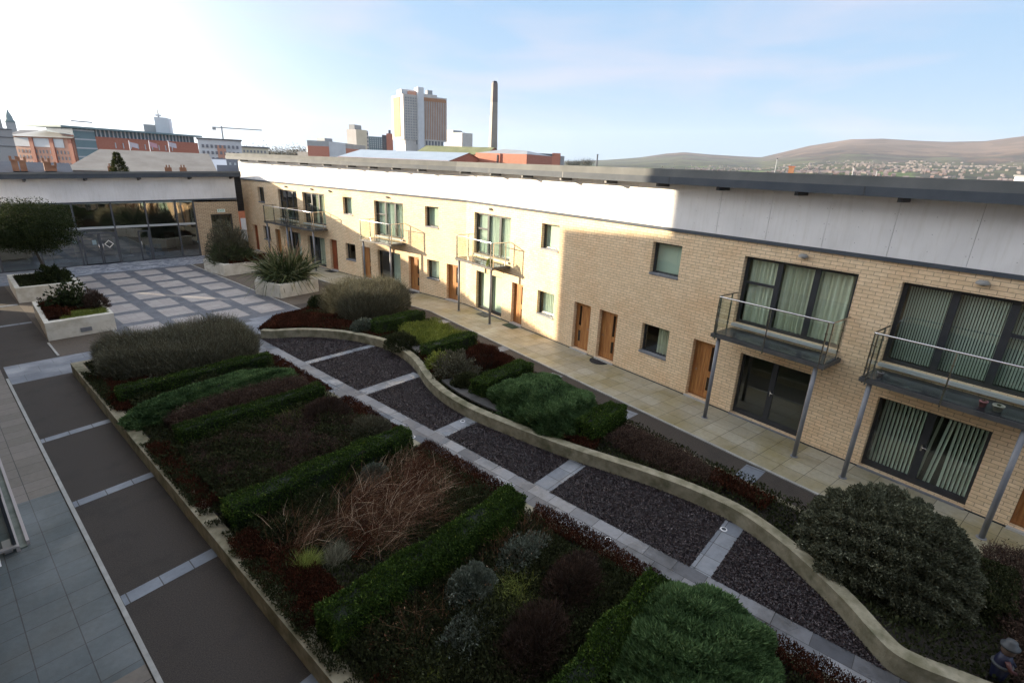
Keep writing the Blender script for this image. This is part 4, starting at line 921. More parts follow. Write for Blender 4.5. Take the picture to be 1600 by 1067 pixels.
# flower pots on the nearest balcony
for t, c, l, rr in ((21.95, (.45, .18, .2), 'pink flower pot on the nearest balcony floor', .075), (22.2, (.42, .40, .34), 'cream bowl planter on the nearest balcony floor', .10), (19.98, (.34, .30, .32), 'pale pink pot in the near balcony corner', .07)):
    p = WP(t, .78, 2.886); r = root_of('flower_pot', p, l, 'flower pot', 'pots on the nearest balcony')
    MB().lathe(p[0], p[1], [(rr*.7, 2.888), (rr, 3.0), (rr*1.08, 3.0), (rr*1.08, 3.03), (rr*.9, 3.03), (rr*.85, 2.99)], 18).build('pot', mat_plain('pot', c, .6), r)
    tuft('plant', '', p[0], p[1], 2.99, .03, .13, 'dark', 60, .012, parent=r)
p = WP(.9+2.7, .95, 2.89); soft_shrub('balcony_plant', 'small green plant in the right corner of the sunlit balcony', p[0], p[1], 2.89, .16, .16, .34, 'lime', 500, .07, .03, cat='plant', core=0, stems=5)
p = WP(1.05, .95, 2.89)
# chairs on the far balcony
for t in (-16.9, -17.8):
    p = WP(t, .5, 2.89); r = root_of('balcony_chair', p, 'dark chair on the farthest balcony, %s' % ('right one of the two' if t > -17 else 'left one of the two'), 'chair', 'chairs on the farthest balcony')
    b = MB(WP); b.box(t-.2, t+.2, .3, .7, 3.3, 3.34); b.build('seat', M['frame'], r); b = MB(WP); b.box(t-.2, t+.2, .28, .32, 3.34, 3.75); b.build('backrest', M['frame'], r)
    for dt in (-.18, .18):
        for o in (.32, .68): q = MB(WP); q.box(t+dt-.015, t+dt+.015, o-.015, o+.015, 2.89, 3.3); q.build('leg', M['frame'], r)

# ================================================================== PLANTERS
def planter(name, poly, z, label, th=.28):
    c = np.mean(poly, axis=0); r = root_of('planter', (float(c[0]), float(c[1]), 0), label, 'planter', 'cream planters round the plaza')
    inn = [tuple(c+(np.array(p)-c)*(1-th/np.linalg.norm(np.array(p)-c)*1.3)) for p in poly]; b = MB(); n = len(poly); q = lambda p, zz: (p[0], p[1], zz)
    for i in range(n):
        p0, p1, i0, i1 = poly[i], poly[(i+1) % n], inn[i], inn[(i+1) % n]
        b.face([q(p0, 0), q(p1, 0), q(p1, z), q(p0, z)]); b.face([q(p0, z), q(p1, z), q(i1, z), q(i0, z)]); b.face([q(i0, z), q(i1, z), q(i1, z-.2), q(i0, z-.2)])
    b.build('wall', M['render_clean'], r); b = MB(); b.face([q(p, z-.09) for p in inn]); b.build('soil', M['soil'], r); return r
P1 = [(2.55, 26.85), (4.85, 26.95), (5.12, 31.1), (2.75, 31.3)]
P2 = [(2.58, 34.7), (5.2, 34.65), (4.98, 38.6), (2.70, 38.8)]
P3 = [(11.95, 29.5), (12.55, 27.7), (14.95, 27.95), (15.3, 30.6), (13.0, 31.3)]
P4 = [(12.25, 38.0), (12.5, 35.3), (14.9, 35.5), (15.5, 37.8), (13.2, 39.2)]
r1 = planter('p1', P1, .75, 'cream rendered planter nearest on the left of the plaza, holding low shrubs and bright grass')
b = MB(); b.box(3.62, 4.0, 26.86, 26.90, .17, .33); b.build('vent_plate', M['sill'], r1)
planter('p2', P2, .75, 'cream rendered planter under the round tree at the far left of the plaza')
planter('p3', P3, .75, 'cream rendered planter overflowing with spiky sword leaves on the right of the plaza')
planter('p4', P4, .75, 'far cream planter with a bushy shrub beside the pavilion brick end')
b = MB(); b.box(4.72, 4.80, 36.6, 36.9, 0, 0); 

# phormium
def phormium():
    cx, cy, z0 = 13.75, 29.2, .7; r = root_of('spiky_plant', (cx, cy, z0), 'huge arching sword leaved plant with sunlit pink tips overflowing the right planter', 'plant')
    for k in range(7):
        a = k*.9; q = .45 if k else 0; n = 165; x, y = cx+q*cos(a)*1.2, cy+q*sin(a)
        P = np.stack([x+rng.normal(size=n)*.2, y+rng.normal(size=n)*.2, z0+rng.random(n)*.1], 1); an = rng.random(n)*2*pi; s_ = rng.random(n)**.8*1.3
        D = np.stack([np.cos(an)*s_+.25*cos(a), np.sin(an)*s_+.25*sin(a), np.ones(n)], 1)
        Lv = Leaves(); Lv.add(P, D, 1.5+.95*rng.random(n), .075+.045*rng.random(n), droop=.15+.75*rng.random(n)*s_, tip=.2); Lv.build('leaf_fan', leaf['phor'], r)
    n = 34; P = np.stack([cx+rng.normal(size=n)*.3, cy+rng.normal(size=n)*.35, np.full(n, z0+.6)], 1); D = np.stack([rng.normal(size=n)*.33, rng.normal(size=n)*.33, np.ones(n)], 1)
    Lv = Leaves(); Lv.add(P, D, 1.35+.75*rng.random(n), .06, droop=.1*rng.random(n), tip=.3); Lv.build('upright_tips', mat_leaf('pink_tips', [(0, (.08, .08, .04)), (.5, (.22, .13, .08)), (1, (.34, .22, .15))], .5, .3), r)
phormium()
soft_shrub('planter_shrub', 'wispy grey green bush in the far planter beside the pavilion brick end', 13.6, 37.0, .55, 1.25, 1.25, 2.35, 'grey', 14000, .26, .025, up=.9, lump=.25, seed=5, thick=.5, core=.6, jit=.7)
soft_shrub('planter_shrub', 'dark green skirt of leaves low in the far planter', 13.6, 36.6, .6, 1.35, 1.0, 1.3, 'phor', 4500, .32, .03, up=.6, lump=.2, seed=9, thick=.5, core=0, jit=.7, stems=4)
cover('red_heather', [[(12.9, 35.4), (15.4, 35.4), (15.9, 37.6), (14.2, 37.8)]], .55, 'heath', 2600, .12, .04, h=.1, hvar=.42, label='dark red heather spilling over the right corner of the far planter', seed=12)
# lollipop tree
def lolly():
    cx, cy = 3.95, 37.3; r = root_of('round_tree', (cx, cy, .66), 'dark evergreen tree with a round clipped crown in the far left planter', 'tree')
    b = MB(); b.tube([(cx+.25, cy-.1, .6), (cx+.16, cy-.05, 1.3), (cx+.04, cy, 2.0), (cx, cy, 2.9)], [.075, .065, .055, .04], 10)
    for k in range(16):
        a = k*2.4; q = .6+.5*random.random(); b.tube([(cx, cy, 2.0+.05*k), (cx+.45*q*cos(a), cy+.45*q*sin(a), 2.5+.06*k), (cx+1.1*q*cos(a), cy+1.1*q*sin(a), 2.7+.1*k)], [.032, .02, .006], 6)
    b.build('trunk', M['bark'], r)
    Lv = Leaves(); n = 42000; d = unit(rng.normal(size=(n, 3))); rad = rng.random(n)**.4*(1+(clump_noise(d*3, 1.5, 3)-.5)*.35)
    P = d*rad[:, None]*np.array([2.0, 1.9, 1.62]); P[:, 2] = np.where(P[:, 2] < 0, P[:, 2]*.75, P[:, 2])+3.25; P[:, 0] += cx+.05; P[:, 1] += cy
    cn = clump_noise(P, 5.5, 8); keep = cn > .32; P = P[keep]; cn = cn[keep]; n = len(P)
    Lv.add(P, rng.normal(size=(n, 3))+np.array([0, 0, .3]), .075+.05*rng.random(n), .04, rnd=.1+.4*cn*rng.random(n)+.5*rng.random(n)**2.5); Lv.build('crown', leaf['tree'], r)
lolly()
soft_shrub('planter_shrub', 'low mixed bush at the foot of the round tree', 4.25, 36.0, .6, .75, .7, .85, 'tree', 3500, .12, .05, seed=4, core=.5, lump=.3)
soft_shrub('planter_shrub', 'broad leaved green shrub in the nearest planter', 3.85, 29.3, .62, .75, .7, 1.15, 'tree', 1500, .17, .085, up=.3, seed=14, core=0, lump=.45, thick=.8, jit=.9)
soft_shrub('planter_shrub', 'wispy brown grey shrub at the right end of the nearest planter', 4.6, 28.7, .62, .42, .7, .75, 'brown', 3200, .16, .018, up=1.2, seed=15, core=.5, lump=.3)
cover('red_heather', [[(2.75, 27.6), (3.5, 27.4), (3.9, 30.9), (2.9, 31.0)], [(3.3, 28.4), (4.6, 28.2), (4.6, 30.8), (3.4, 30.8)]], .62, 'heath', 2600, .09, .03, h=.08, hvar=.3, label='dark red heather along the left side of the nearest planter', seed=22)
cover('bright_grass', [[(3.1, 27.15), (4.75, 27.2), (4.8, 28.4), (3.4, 28.3)]], .66, 'lime', 2600, .16, .022, h=.05, hvar=.1, label='bright green grass tufts at the front of the nearest planter', seed=23, up=1.0, droop=.4)
cover('planter_ground_cover', [[(2.85, 35.0), (4.9, 34.95), (4.8, 38.3), (2.95, 38.4)]], .62, 'dark', 1200, .09, .04, h=.05, hvar=.12, label='dark leaf litter and low plants round the tree foot in the far left planter', seed=24)

# ================================================================== LEFT BED PLANTING
HG = 'clipped box hedges across the left bed'
hedge('box_hedge', 2.82, 7.25, 17.45, .46, SOIL, .88, 'box hedge across the far part of the left bed, just before the wispy grey mass', HG, .0, 22000)
hedge('box_hedge', 3.2, 7.2, 13.78, .46, SOIL, .88, 'second box hedge from the far end of the left bed, behind brown mixed planting', HG, .0, 22000)
hedge('box_hedge', 2.85, 7.3, 9.7, .50, SOIL, .92, 'box hedge in the middle of the left bed, behind the dry brown grasses', HG, .0, 30000)
hedge('box_hedge', 2.78, 7.2, 5.82, .55, SOIL, .95, 'long dark box hedge in the left bed, in front of the dry brown grasses', HG, .0, 52000)
hedge('box_hedge', 3.2, 7.2, 2.5, .45, SOIL, .90, 'low box hedge along the left foot of the big juniper mound', HG, .0, 40000)
XL, XR = 2.85, 7.4
cover('bed_ground_cover', [[(XL, -2.5), (XR, -2.5), (XR, 21.9), (XL, 21.9)]], SOIL-.02, 'dark', 1500, .07, .035, h=.06, hvar=.20, label='low dark leafy ground cover over the left raised bed', seed=31, jit=.9)
# far wispy mass
def wispy(name, label, poly, z0, h, n, lf='grey', Lr=(.35, .35), W_=.012, seed=5, cat='shrub', hv=.35, lean=.35, parent=None):
    c = np.mean(poly, axis=0); r = root_of(name, (float(c[0]), float(c[1]), z0), label, cat)
    P = sample_poly(n, poly); P3 = np.c_[P, np.zeros(n)]
    a = np.array(poly); q = clump_noise(P3, 2.2, seed); 
    e = np.min(np.stack([np.abs((P-a[i])@np.array([-(a[(i+1) % len(a)]-a[i])[1], (a[(i+1) % len(a)]-a[i])[0]])/np.linalg.norm(a[(i+1) % len(a)]-a[i])) for i in range(len(a))]), axis=0)
    edge = np.clip(e/.45, 0, 1)**.5; H_ = h*(.45+.55*edge)*(1-hv*(1-q))
    P3[:, 2] = z0+H_*rng.random(n)**.8*.75
    cc = P-c; D = np.c_[rng.normal(size=n)*lean+cc[:, 0]*.12, rng.normal(size=n)*lean+cc[:, 1]*.12, np.ones(n)*.9]
    up = (P3[:, 2]-z0)/h
    Lv = Leaves(); Lv.add(P3, D, H_*(Lr[0]+Lr[1]*rng.random(n)), W_, rnd=.05+.45*rng.random(n)+.5*rng.random(n)**3, droop=.25*rng.random(n), tip=.3)
    m = n//2; i = rng.choice(n, m); Pt = P3[i]+D[i]/np.linalg.norm(D[i], axis=1, keepdims=True)*(H_[i]*.45)[:, None]
    Lv.add(Pt+rng.normal(size=(m, 3))*.02, rdir(m, .5), .045, .018, rnd=.3+.5*rng.random(m)+.2*rng.random(m)**2); Lv.build('foliage', leaf[lf], r)
    return r
wispy('wispy_shrub', 'wide mass of wispy grey green twiggy shrubs at the far end of the left bed', [(2.9, 19.6), (4.2, 18.6), (7.1, 18.4), (7.75, 19.4), (7.9, 21.3), (7.2, 22.3), (3.2, 22.2)], SOIL, 1.05, 42000, hv=.25)
cover('silver_edging', [[(2.95, 17.85), (7.2, 17.85), (7.2, 18.45), (3.0, 18.5)]], SOIL, 'bluegrey', 1600, .05, .025, h=.1, hvar=.28, label='low silvery leaves in front of the wispy grey mass in the left bed', seed=33)
cover('red_heather', [[(2.62, 2.2), (3.15, 2.2), (3.3, 4.9), (2.60, 4.7)], [(2.60, 6.2), (3.5, 6.4), (3.5, 8.4), (3.1, 9.2), (2.60, 9.1)], [(2.60, 10.5), (3.05, 10.6), (3.05, 13.9), (2.6, 14.2)], [(2.62, 16.8), (3.1, 16.6), (3.1, 19.6), (2.6, 20.4)],
      [(7.25, -1.5), (7.78, -1.5), (7.78, .9), (7.25, .9)], [(7.2, 2.9), (7.77, 2.7), (7.78, 5.7), (7.3, 5.5)], [(7.1, 6.3), (7.77, 6.2), (7.78, 9.5), (7.2, 9.3)], [(7.2, 10.1), (7.76, 10.2), (7.77, 13.4), (7.25, 13.3)], [(7.3, 14.2), (7.8, 14.2), (7.8, 18.9), (7.3, 18.6)], [(2.9, 19.0), (7.3, 17.9), (7.3, 18.2), (2.9, 19.3)]],
      SOIL, 'heath', 7500, .05, .018, h=.07, hvar=.20, label='dark red heather along both edges of the left raised bed', seed=35, up=.9)
# juniper ridge with the brown heath in front
def juniper(name, label, cx, cy, z0, rx, ry, h, n, seed=2, rot=0.0, lump=.10, flat=.8, group=None):
    r = root_of(name, (cx, cy, z0), label, 'juniper', group); P, N = dome_pts(n, 0, 0, 0, rx, ry, h, lump, seed, flat=flat, lsc=3.2)
    shelf = clump_noise(P*np.array([1, 1, 2.4]), 3.4, seed+1); P *= (1+.07*(shelf-.5)-.05*rng.random(n))[:, None]
    c, s = cos(rot), sin(rot); R3 = np.array([[c, -s, 0], [s, c, 0], [0, 0, 1]]); P = P@R3.T+np.array([cx, cy, z0]); N = N@R3.T
    an = rng.normal(size=(n, 3)); tang = unit(an-np.sum(an*N, 1, keepdims=True)*N); tang[:, 2] = np.abs(tang[:, 2])*.4
    D = tang*.9+N*.75+np.array([0, 0, .35])
    Lv = Leaves(); Lv.add(P, D, .075+.07*rng.random(n), .020+.012*rng.random(n), rnd=.02+.5*shelf*(.4+.6*rng.random(n))+.42*rng.random(n)**2.2)
    Lv.build('foliage', leaf['jun'], r); b = MB(); n_, m_ = 24, 8
    prof = [(cos(pi/2*i/m_)**flat, sin(pi/2*i/m_)**flat) for i in range(m_)]+[(.02, 1)]
    for q, z in prof:
        for k in range(n_):
            a = 2*pi*k/n_; x = rx*.9*q*np.sign(cos(a))*abs(cos(a))**flat; y = ry*.9*q*np.sign(sin(a))*abs(sin(a))**flat; b.v.append((cx+x*c-y*s, cy+x*s+y*c, z0-.05+h*.9*z))
    for i in range(len(prof)-1):
        for k in range(n_): a = i*n_+k; e = i*n_+(k+1) % n_; b.f.append((a, e, e+n_, a+n_)); b.uv += [(0, 0)]*4; b.sm.append(True)
    b.build('shaded_core', M['core'], r); return r
juniper('juniper', 'narrow green juniper ridge curving across the left bed in front of brown heath', 4.95, 15.75, SOIL-.05, 2.35, .62, .68, 52000, 3, rot=.03, flat=.75)
wispy('brown_heath', 'dark brown heath bank along the near side of the juniper ridge', [(3.4, 14.15), (7.1, 14.1), (7.3, 15.1), (5.6, 15.45), (3.3, 15.1)], SOIL, .62, 30000, 'brown', (.25, .25), .012, 6, 'heath', hv=.12, lean=.5)
# bay between hedge 2 and 3: dark mix
wispy('mixed_shrubs', 'dark tangled brown and green shrubs filling the middle bay of the left bed', [(3.1, 10.3), (7.2, 10.2), (7.3, 13.3), (3.1, 13.3)], SOIL, .42, 26000, 'brown', (.3, .5), .012, 8, 'shrub', hv=.5, lean=.8)
cover('low_dark_shrubs', [[(3.0, 10.2), (7.2, 10.2), (7.2, 13.4), (3.0, 13.4)], [(3.0, 16.4), (7.2, 16.5), (7.2, 17.2), (3.0, 17.2)]], SOIL, 'dark', 2000, .07, .035, h=.15, hvar=.38, label='low dark green shrubs in the far bays of the left bed', seed=41)
tuft('lime_grass', 'pale lime grass tuft in the middle bay of the left bed by the second hedge', 5.9, 12.95, SOIL, .28, .5, 'lime', 900, .013, base=.9, cat='grass clump')
tuft('lime_grass', 'small pale lime grass tuft beside the larger one near the second hedge', 5.2, 12.6, SOIL, .2, .38, 'lime', 400, .013, base=.9, cat='grass clump')
soft_shrub('brown_shrub', 'rounded twiggy brown shrub near the right end of the middle bay of the left bed', 6.6, 12.5, SOIL, .65, .6, .55, 'brown', 9000, .15, .012, up=1.0, seed=21, core=.4)
soft_shrub('green_shrub', 'dark green twiggy shrub behind the right end of the third hedge', 6.9, 10.8, SOIL, .55, .55, .5, 'grey', 8000, .12, .012, up=1.0, seed=25, core=.4)
# bay with dry grasses
GP = [(3.3, 7.3), (3.9, 8.4), (4.8, 8.0), (5.4, 8.5), (5.9, 7.7), (6.4, 8.6), (6.7, 7.6), (7.0, 8.2), (5.0, 7.2), (6.1, 7.0), (4.3, 7.5), (6.9, 9.0), (5.5, 7.4)]
for i, (x, y) in enumerate(GP):
    if i in (0, 10): continue
    Lv0 = None
    tuft('dry_grass', 'arching clump of dry russet grass in the left bed between the two nearest long hedges', x-.35, y+.05, SOIL+.05, .24, .70+.45*random.random(), 'dry', 480, .009, 'dry russet grass clumps in the left bed', droop=.6, spread=1.35, lean=(.95, random.uniform(-.35, .25)), base=1.0)
tuft('pale_grass', 'soft pale yellow green grass tuft near the left end of the nearest long hedge', 3.35, 7.55, SOIL, .2, .46, 'lime', 800, .009, spread=.9, lean=(.5, .4))
tuft('pale_grass', 'soft grey green grass tuft leaning right beside the pale yellow tuft', 3.75, 7.3, SOIL, .25, .52, 'grey', 1500, .008, spread=.9, lean=(.8, .6))
wispy('russet_stems', 'low tangle of russet stems under the dry grass clumps', [(4.0, 7.0), (7.1, 7.0), (7.2, 9.0), (4.6, 8.6)], SOIL, .38, 9000, 'heath', (.3, .5), .010, 19, 'grass', hv=.5, lean=.9)
cover('low_dark_shrubs', [[(3.3, 8.3), (4.6, 8.4), (4.6, 9.3), (3.0, 9.4)], [(5.6, 6.2), (7.2, 6.3), (7.2, 7.2), (5.0, 6.9)]], SOIL, 'dark', 2600, .06, .03, h=.15, hvar=.36, label='low dark green shrubs beside the dry russet grass in the left bed', seed=44)
soft_shrub('blue_shrub', 'small dark leafy shrub left of the dry russet grass', 3.5, 8.7, SOIL, .42, .36, .34, 'dark', 5000, .055, .025, seed=51, core=.5)
soft_shrub('blue_shrub', 'small blue grey shrub below the far end of the dry russet grass', 5.9, 9.1, SOIL, .35, .3, .36, 'bluegrey', 3500, .05, .022, seed=52, core=.5)
# near bay
soft_shrub('blue_shrub', 'rounded silvery shrub in the nearest bay of the left bed, beside the long hedge', 4.95, 4.93, SOIL, .48, .40, .52, 'bluegrey', 15000, .055, .024, seed=53, core=.6, lump=.2)
soft_shrub('blue_shrub', 'taller blue grey shrub near the path end of the nearest long hedge', 6.3, 4.85, SOIL, .6, .35, .40, 'bluegrey', 6500, .055, .022, seed=54, core=.4, lump=.35, thick=.5)
soft_shrub('blue_shrub', 'flat blue green shrub in front of the silvery blue one', 4.3, 4.35, SOIL, .6, .36, .32, 'bluegrey', 5500, .05, .022, seed=55, core=.4, lump=.35, thick=.5)
tuft('lime_grass', 'bright lime grass clump right of the silvery blue shrub in the nearest bay', 5.5, 4.35, SOIL, .24, .58, 'lime', 1500, .011, spread=1.2, droop=.8, base=.9, cat='grass clump')
tuft('lime_grass', 'bright lime grass clump at the bottom edge of the picture in the left bed', 3.42, 4.25, SOIL, .18, .45, 'lime', 1000, .010, spread=1.2, droop=.8, base=.8, cat='grass clump')
soft_shrub('red_shrub', 'dark red brown twiggy mound in the nearest bay beside the juniper', 5.0, 3.5, SOIL, .75, .5, .50, 'brown', 14000, .10, .010, up=1.1, seed=56, core=.4, thick=.5)
soft_shrub('red_shrub', 'dull red brown mound behind the lime grass in the nearest bay', 6.3, 3.7, SOIL, .8, .45, .5, 'brown', 14000, .10, .011, up=.9, seed=57, core=.5)
cover('low_dark_shrubs', [[(2.9, 2.9), (7.2, 2.8), (7.2, 5.4), (2.9, 5.5)]], SOIL, 'dark', 3200, .055, .028, h=.12, hvar=.3, label='low dark green shrubs filling the nearest bay of the left bed', seed=45)
wispy('grass_stems', 'thin straw coloured stems standing in the nearest bay of the left bed', [(3.2, 4.6), (7.1, 4.6), (7.1, 5.4), (3.2, 5.4)], SOIL, .75, 500, 'dry', (.5, .5), .006, 9, 'grass', hv=.5, lean=.5)
juniper('juniper', 'big rounded green juniper mound at the bottom centre of the picture', 6.15, 1.35, SOIL-.05, 1.35, 1.05, .98, 105000, 7, rot=.1, flat=.8)
soft_shrub('yellow_tipped_shrub', 'low shrub with yellow tips at the bottom edge right of the juniper mound', 6.95, -.35, SOIL, .3, .3, .35, 'lime', 900, .06, .02, seed=58, core=.4)

# ================================================================== RIGHT BED PLANTING
HR = 'clipped box hedges across the right bed'
RS = .22
hedge('box_hedge', 12.15, 14.75, 18.25, .62, RS, .92, 'clipped box hedge in front of the sunlit grey bush in the right bed', HR, .0, 16000)
hedge('box_hedge', 11.7, 14.25, 14.3, .55, RS, .92, 'clipped box hedge below the lime green patch in the right bed', HR, .0, 16000)
hedge('box_hedge', 10.75, 13.35, 10.6, .6, RS, .92, 'clipped box hedge against the far side of the large juniper in the right bed', HR, .0, 20000)
hedge('box_hedge', 10.95, 12.75, 6.55, .6, RS, .90, 'short dark box hedge against the near end of the large juniper in the right bed', HR, .0, 18000)
hedge('box_hedge', 10.9, 12.3, -2.0, .6, RS, .62, 'dark box hedge behind the big grey green dome bush at the lower right', HR, .0, 18000, 'dark')
juniper('juniper', 'large spreading green juniper mound in the right bed between two short hedges', 11.72, 8.55, RS, 1.35, 1.72, .82, 90000, 11, rot=-.13, flat=.72)
wispy('grey_bush', 'tall wispy grey green bush with sunlit top at the far end of the right bed', [(12.3, 20.0), (14.6, 19.6), (16.2, 21.0), (16.1, 22.8), (14.2, 23.8), (12.2, 22.8)], RS, 1.55, 34000, hv=.15, lean=.4, Lr=(.3, .3))
soft_shrub('sunlit_bush', 'pale feathery bush catching the sun above the grey mass in the right bed', 15.1, 22.0, RS, 1.5, 1.35, 1.45, 'grey', 26000, .13, .018, up=1.0, seed=61, core=.7, lump=.1)
soft_shrub('green_shrub', 'small dark green shrub at the plaza corner of the right bed', 12.6, 23.7, RS, .5, .45, .7, 'tree', 3500, .09, .04, seed=62, core=.6)
soft_shrub('blue_shrub', 'silvery shrub at the left end of the first hedge in the right bed', 12.2, 19.1, RS, .6, .5, .55, 'bluegrey', 6500, .07, .03, seed=63, core=.5)
cover('lime_spurge', [[(12.5, 14.75), (14.6, 14.75), (15.1, 17.6), (13.0, 17.7), (12.4, 16.2)]], RS, 'lime', 2600, .10, .02, h=.3, hvar=.32, label='bright lime green spurge patch between two hedges in the right bed', seed=64, up=1.2, cat='spurge')
soft_shrub('dark_shrub', 'dark green shrub left of the lime spurge, by the first bench', 12.2, 16.2, RS, .6, .8, .55, 'dark', 7000, .07, .035, seed=65, core=.5, lump=.3)
soft_shrub('variegated_shrub', 'pale variegated twiggy shrub with light leaf tips beside the third hedge of the right bed', 11.75, 12.5, RS, .85, .75, .78, 'grey', 5500, .10, .035, up=.5, seed=66, core=.4, lump=.35, thick=.6)
soft_shrub('variegated_shrub', 'yellow green leafy shrub near the serpentine wall below the second right hedge', 11.6, 13.4, RS, .5, .45, .62, 'lime', 1400, .11, .04, seed=67, core=.5, lump=.35, thick=.6)
soft_shrub('dark_shrub', 'dark green shrub between the variegated shrub and the large juniper', 11.2, 11.5, RS, .6, .5, .5, 'dark', 6000, .07, .035, seed=68, core=.5)
soft_shrub('red_shrub', 'dark red brown twiggy mound beside the terrace path behind the variegated shrub', 13.2, 12.7, RS, .95, .85, .62, 'heath', 17000, .12, .011, up=1.2, seed=69, core=.7)
def band(L, d0, d1, y0, y1):
    A = offset_line(L, d0); B = offset_line(L, d1); i = [k for k in range(len(L)) if y1 <= L[k][1] <= y0]; return [tuple(A[k]) for k in i]+[tuple(B[k]) for k in i[::-1]]
cover('red_heather', [band(INN, .30, 1.25, 21.6, 17.6), band(INN, .30, .95, 14.9, 12.5), [(8.75, 21.9), (12.4, 21.3), (13.7, 24.2), (10.3, 23.6)], band(INN, .30, .9, 7.2, 5.8), band(INN, .55, 1.1, 3.4, 1.9),
      [WP(t, 3.75, 0)[:2] for t in (6.4, 13.5)]+[WP(t, 4.15, 0)[:2] for t in (13.5, 6.4)], [(13.3, 11.2), (14.1, 11.6), (14.6, 13.8), (13.9, 14.0)]], RS, 'heath', 3200, .08, .03, h=.12, hvar=.24, label='dark red heather along both edges of the right raised bed', seed=71, up=.9)
cover('wall_edge_creeper', [[(2.53, 4.6), (2.88, 4.6), (2.88, 20.8), (2.53, 20.8)]], .38, 'dark', 3000, .05, .025, h=.02, hvar=.16, label='dark creeping leaves spilling over the long left wall of the raised bed', seed=36, thr=.42, sc=3.0)
cover('bed_ground_cover', [RPOLY], RS-.02, 'dark', 700, .08, .04, h=.08, hvar=.2, label='low dark leafy ground cover over the right raised bed', seed=72)
wispy('dark_heath', 'dark brown heath spreading along the terrace path beyond the dome bush', [(11.3, 6.1), (12.6, 6.1), (12.35, 4.2), (11.9, 3.0), (11.35, 2.9), (11.1, 4.5)], RS, .42, 24000, 'brown', (.3, .3), .012, 16, 'heath', hv=.25, lean=.7)
soft_shrub('dome_bush', 'big grey green dome shaped bush at the lower right in front of the terrace path', 11.22, -.34, RS-.15, 1.42, 1.42, 1.56, 'olea', 145000, .055, .026, up=.35, lump=.13, seed=81, thick=.16, core=.84, jit=.8, flat=.92, lsc=5.0)
wispy('dark_heath', 'near black heath mass right of the dome bush at the lower right corner', [(9.3, -3.4), (13.6, -5.6), (13.4, -2.0), (12.2, -1.6), (10.5, -2.15), (9.4, -2.2)], RS, .55, 26000, 'brown', (.3, .3), .012, 17, 'heath', hv=.25, lean=.7)
# garden ornament
def ornament():
    x, y = G(1552, 1066, .22); x, y = float(x), float(y); r = root_of('garden_ornament', (x, y, RS), 'blue and white painted garden ornament standing in dark heath at the lower right corner', 'ornament')
    blue = mat_plain('ornament_blue', (.005, .007, .03), .5); wh = mat_plain('ornament_white', (.05, .055, .06), .5); red = mat_plain('ornament_red', (.07, .02, .018), .5)
    MB().lathe(x, y, [(.08, .22), (.09, .40), (.11, .55), (.105, .68), (.07, .82)], 16).build('body', blue, r)
    MB().lathe(x, y, [(.05, .80), (.085, .86), (.09, .92), (.07, .98)], 16).build('head', mat_plain('ornament_skin', (.12, .08, .06), .6), r)
    MB().lathe(x, y, [(.115, .95), (.12, .98), (.08, 1.0), (.07, 1.06), (.02, 1.09)], 16).build('hat', wh, r)
    MB().lathe(x, y, [(.132, .60), (.137, .62), (.13, .64)], 16).build('belt', wh, r)
    for s in (-1, 1): q = MB(); q.tube([(x+.10*s, y-.02, .76), (x+.15*s, y-.08, .66), (x+.07*s, y-.15, .60)], [.035, .03, .028], 8); q.build('arm', red if s < 0 else blue, r)
ornament()
# ================================================================== THE CITY BEYOND
M['far_white'] = mat_noise('far_white_wall', (.52, .53, .55), (.60, .61, .63), .2); M['far_grey'] = mat_noise('far_grey_wall', (.26, .27, .28), (.32, .33, .34), .2)
M['far_glass'] = mat_plain('far_blue_glass', (.10, .16, .20), .15); M['far_win'] = mat_plain('far_window', (.15, .16, .185), .4); M['far_winl'] = mat_plain('far_window_pale', (.45, .48, .50), .3)
M['tan_roof'] = mat_noise('tan_slate_roof', (.24, .20, .16), (.31, .27, .22), .5); M['slate_roof'] = mat_noise('dark_slate_roof', (.05, .055, .07), (.08, .085, .10), .6)
M['metal_roof'] = mat_noise('pale_metal_roof', (.28, .33, .38), (.34, .39, .44), .3, rough=.35); M['green_roof'] = mat_noise('mossy_roof', (.13, .14, .06), (.19, .20, .09), .3)
M['orange'] = mat_noise('orange_panel', (.33, .15, .07), (.37, .18, .09), .2); M['conc'] = mat_noise('pale_concrete', (.46, .435, .41), (.52, .495, .47), .2); M['beige'] = mat_noise('beige_wall', (.50, .45, .34), (.56, .51, .40), .2)
M['teal'] = mat_noise('teal_cladding', (.13, .20, .22), (.17, .25, .27), .1); M['stackp'] = mat_noise('dark_stack_top', (.17, .14, .135), (.21, .17, .16), .2); M['clayb'] = mat_noise('clay_chimney_brick', (.22, .10, .055), (.28, .14, .08), 2)  # chimneys keep a clay brick tone of their own
M['blackclad'] = mat_brick('black_boards', (.02, .024, .032), (.03, .034, .042), (.005, .005, .006), 9, .14, .012, offset=0)
def bframe(pxl, pxr, d, py=243, dr=None):
    """local frame: a runs left->right along the facade seen from the camera, b goes away, z up from the ground"""
    A = at(pxl, py, d); B = at(pxr, py, dr or d); L = hypot(B[0]-A[0], B[1]-A[1]); yaw = atan2(B[1]-A[1], B[0]-A[0])
    return frame(A[0], A[1], yaw), L, (float((A[0]+B[0])/2), float((A[1]+B[1])/2), 0.0)
def zof(px, py, d): return float(at(px, py, d)[2])
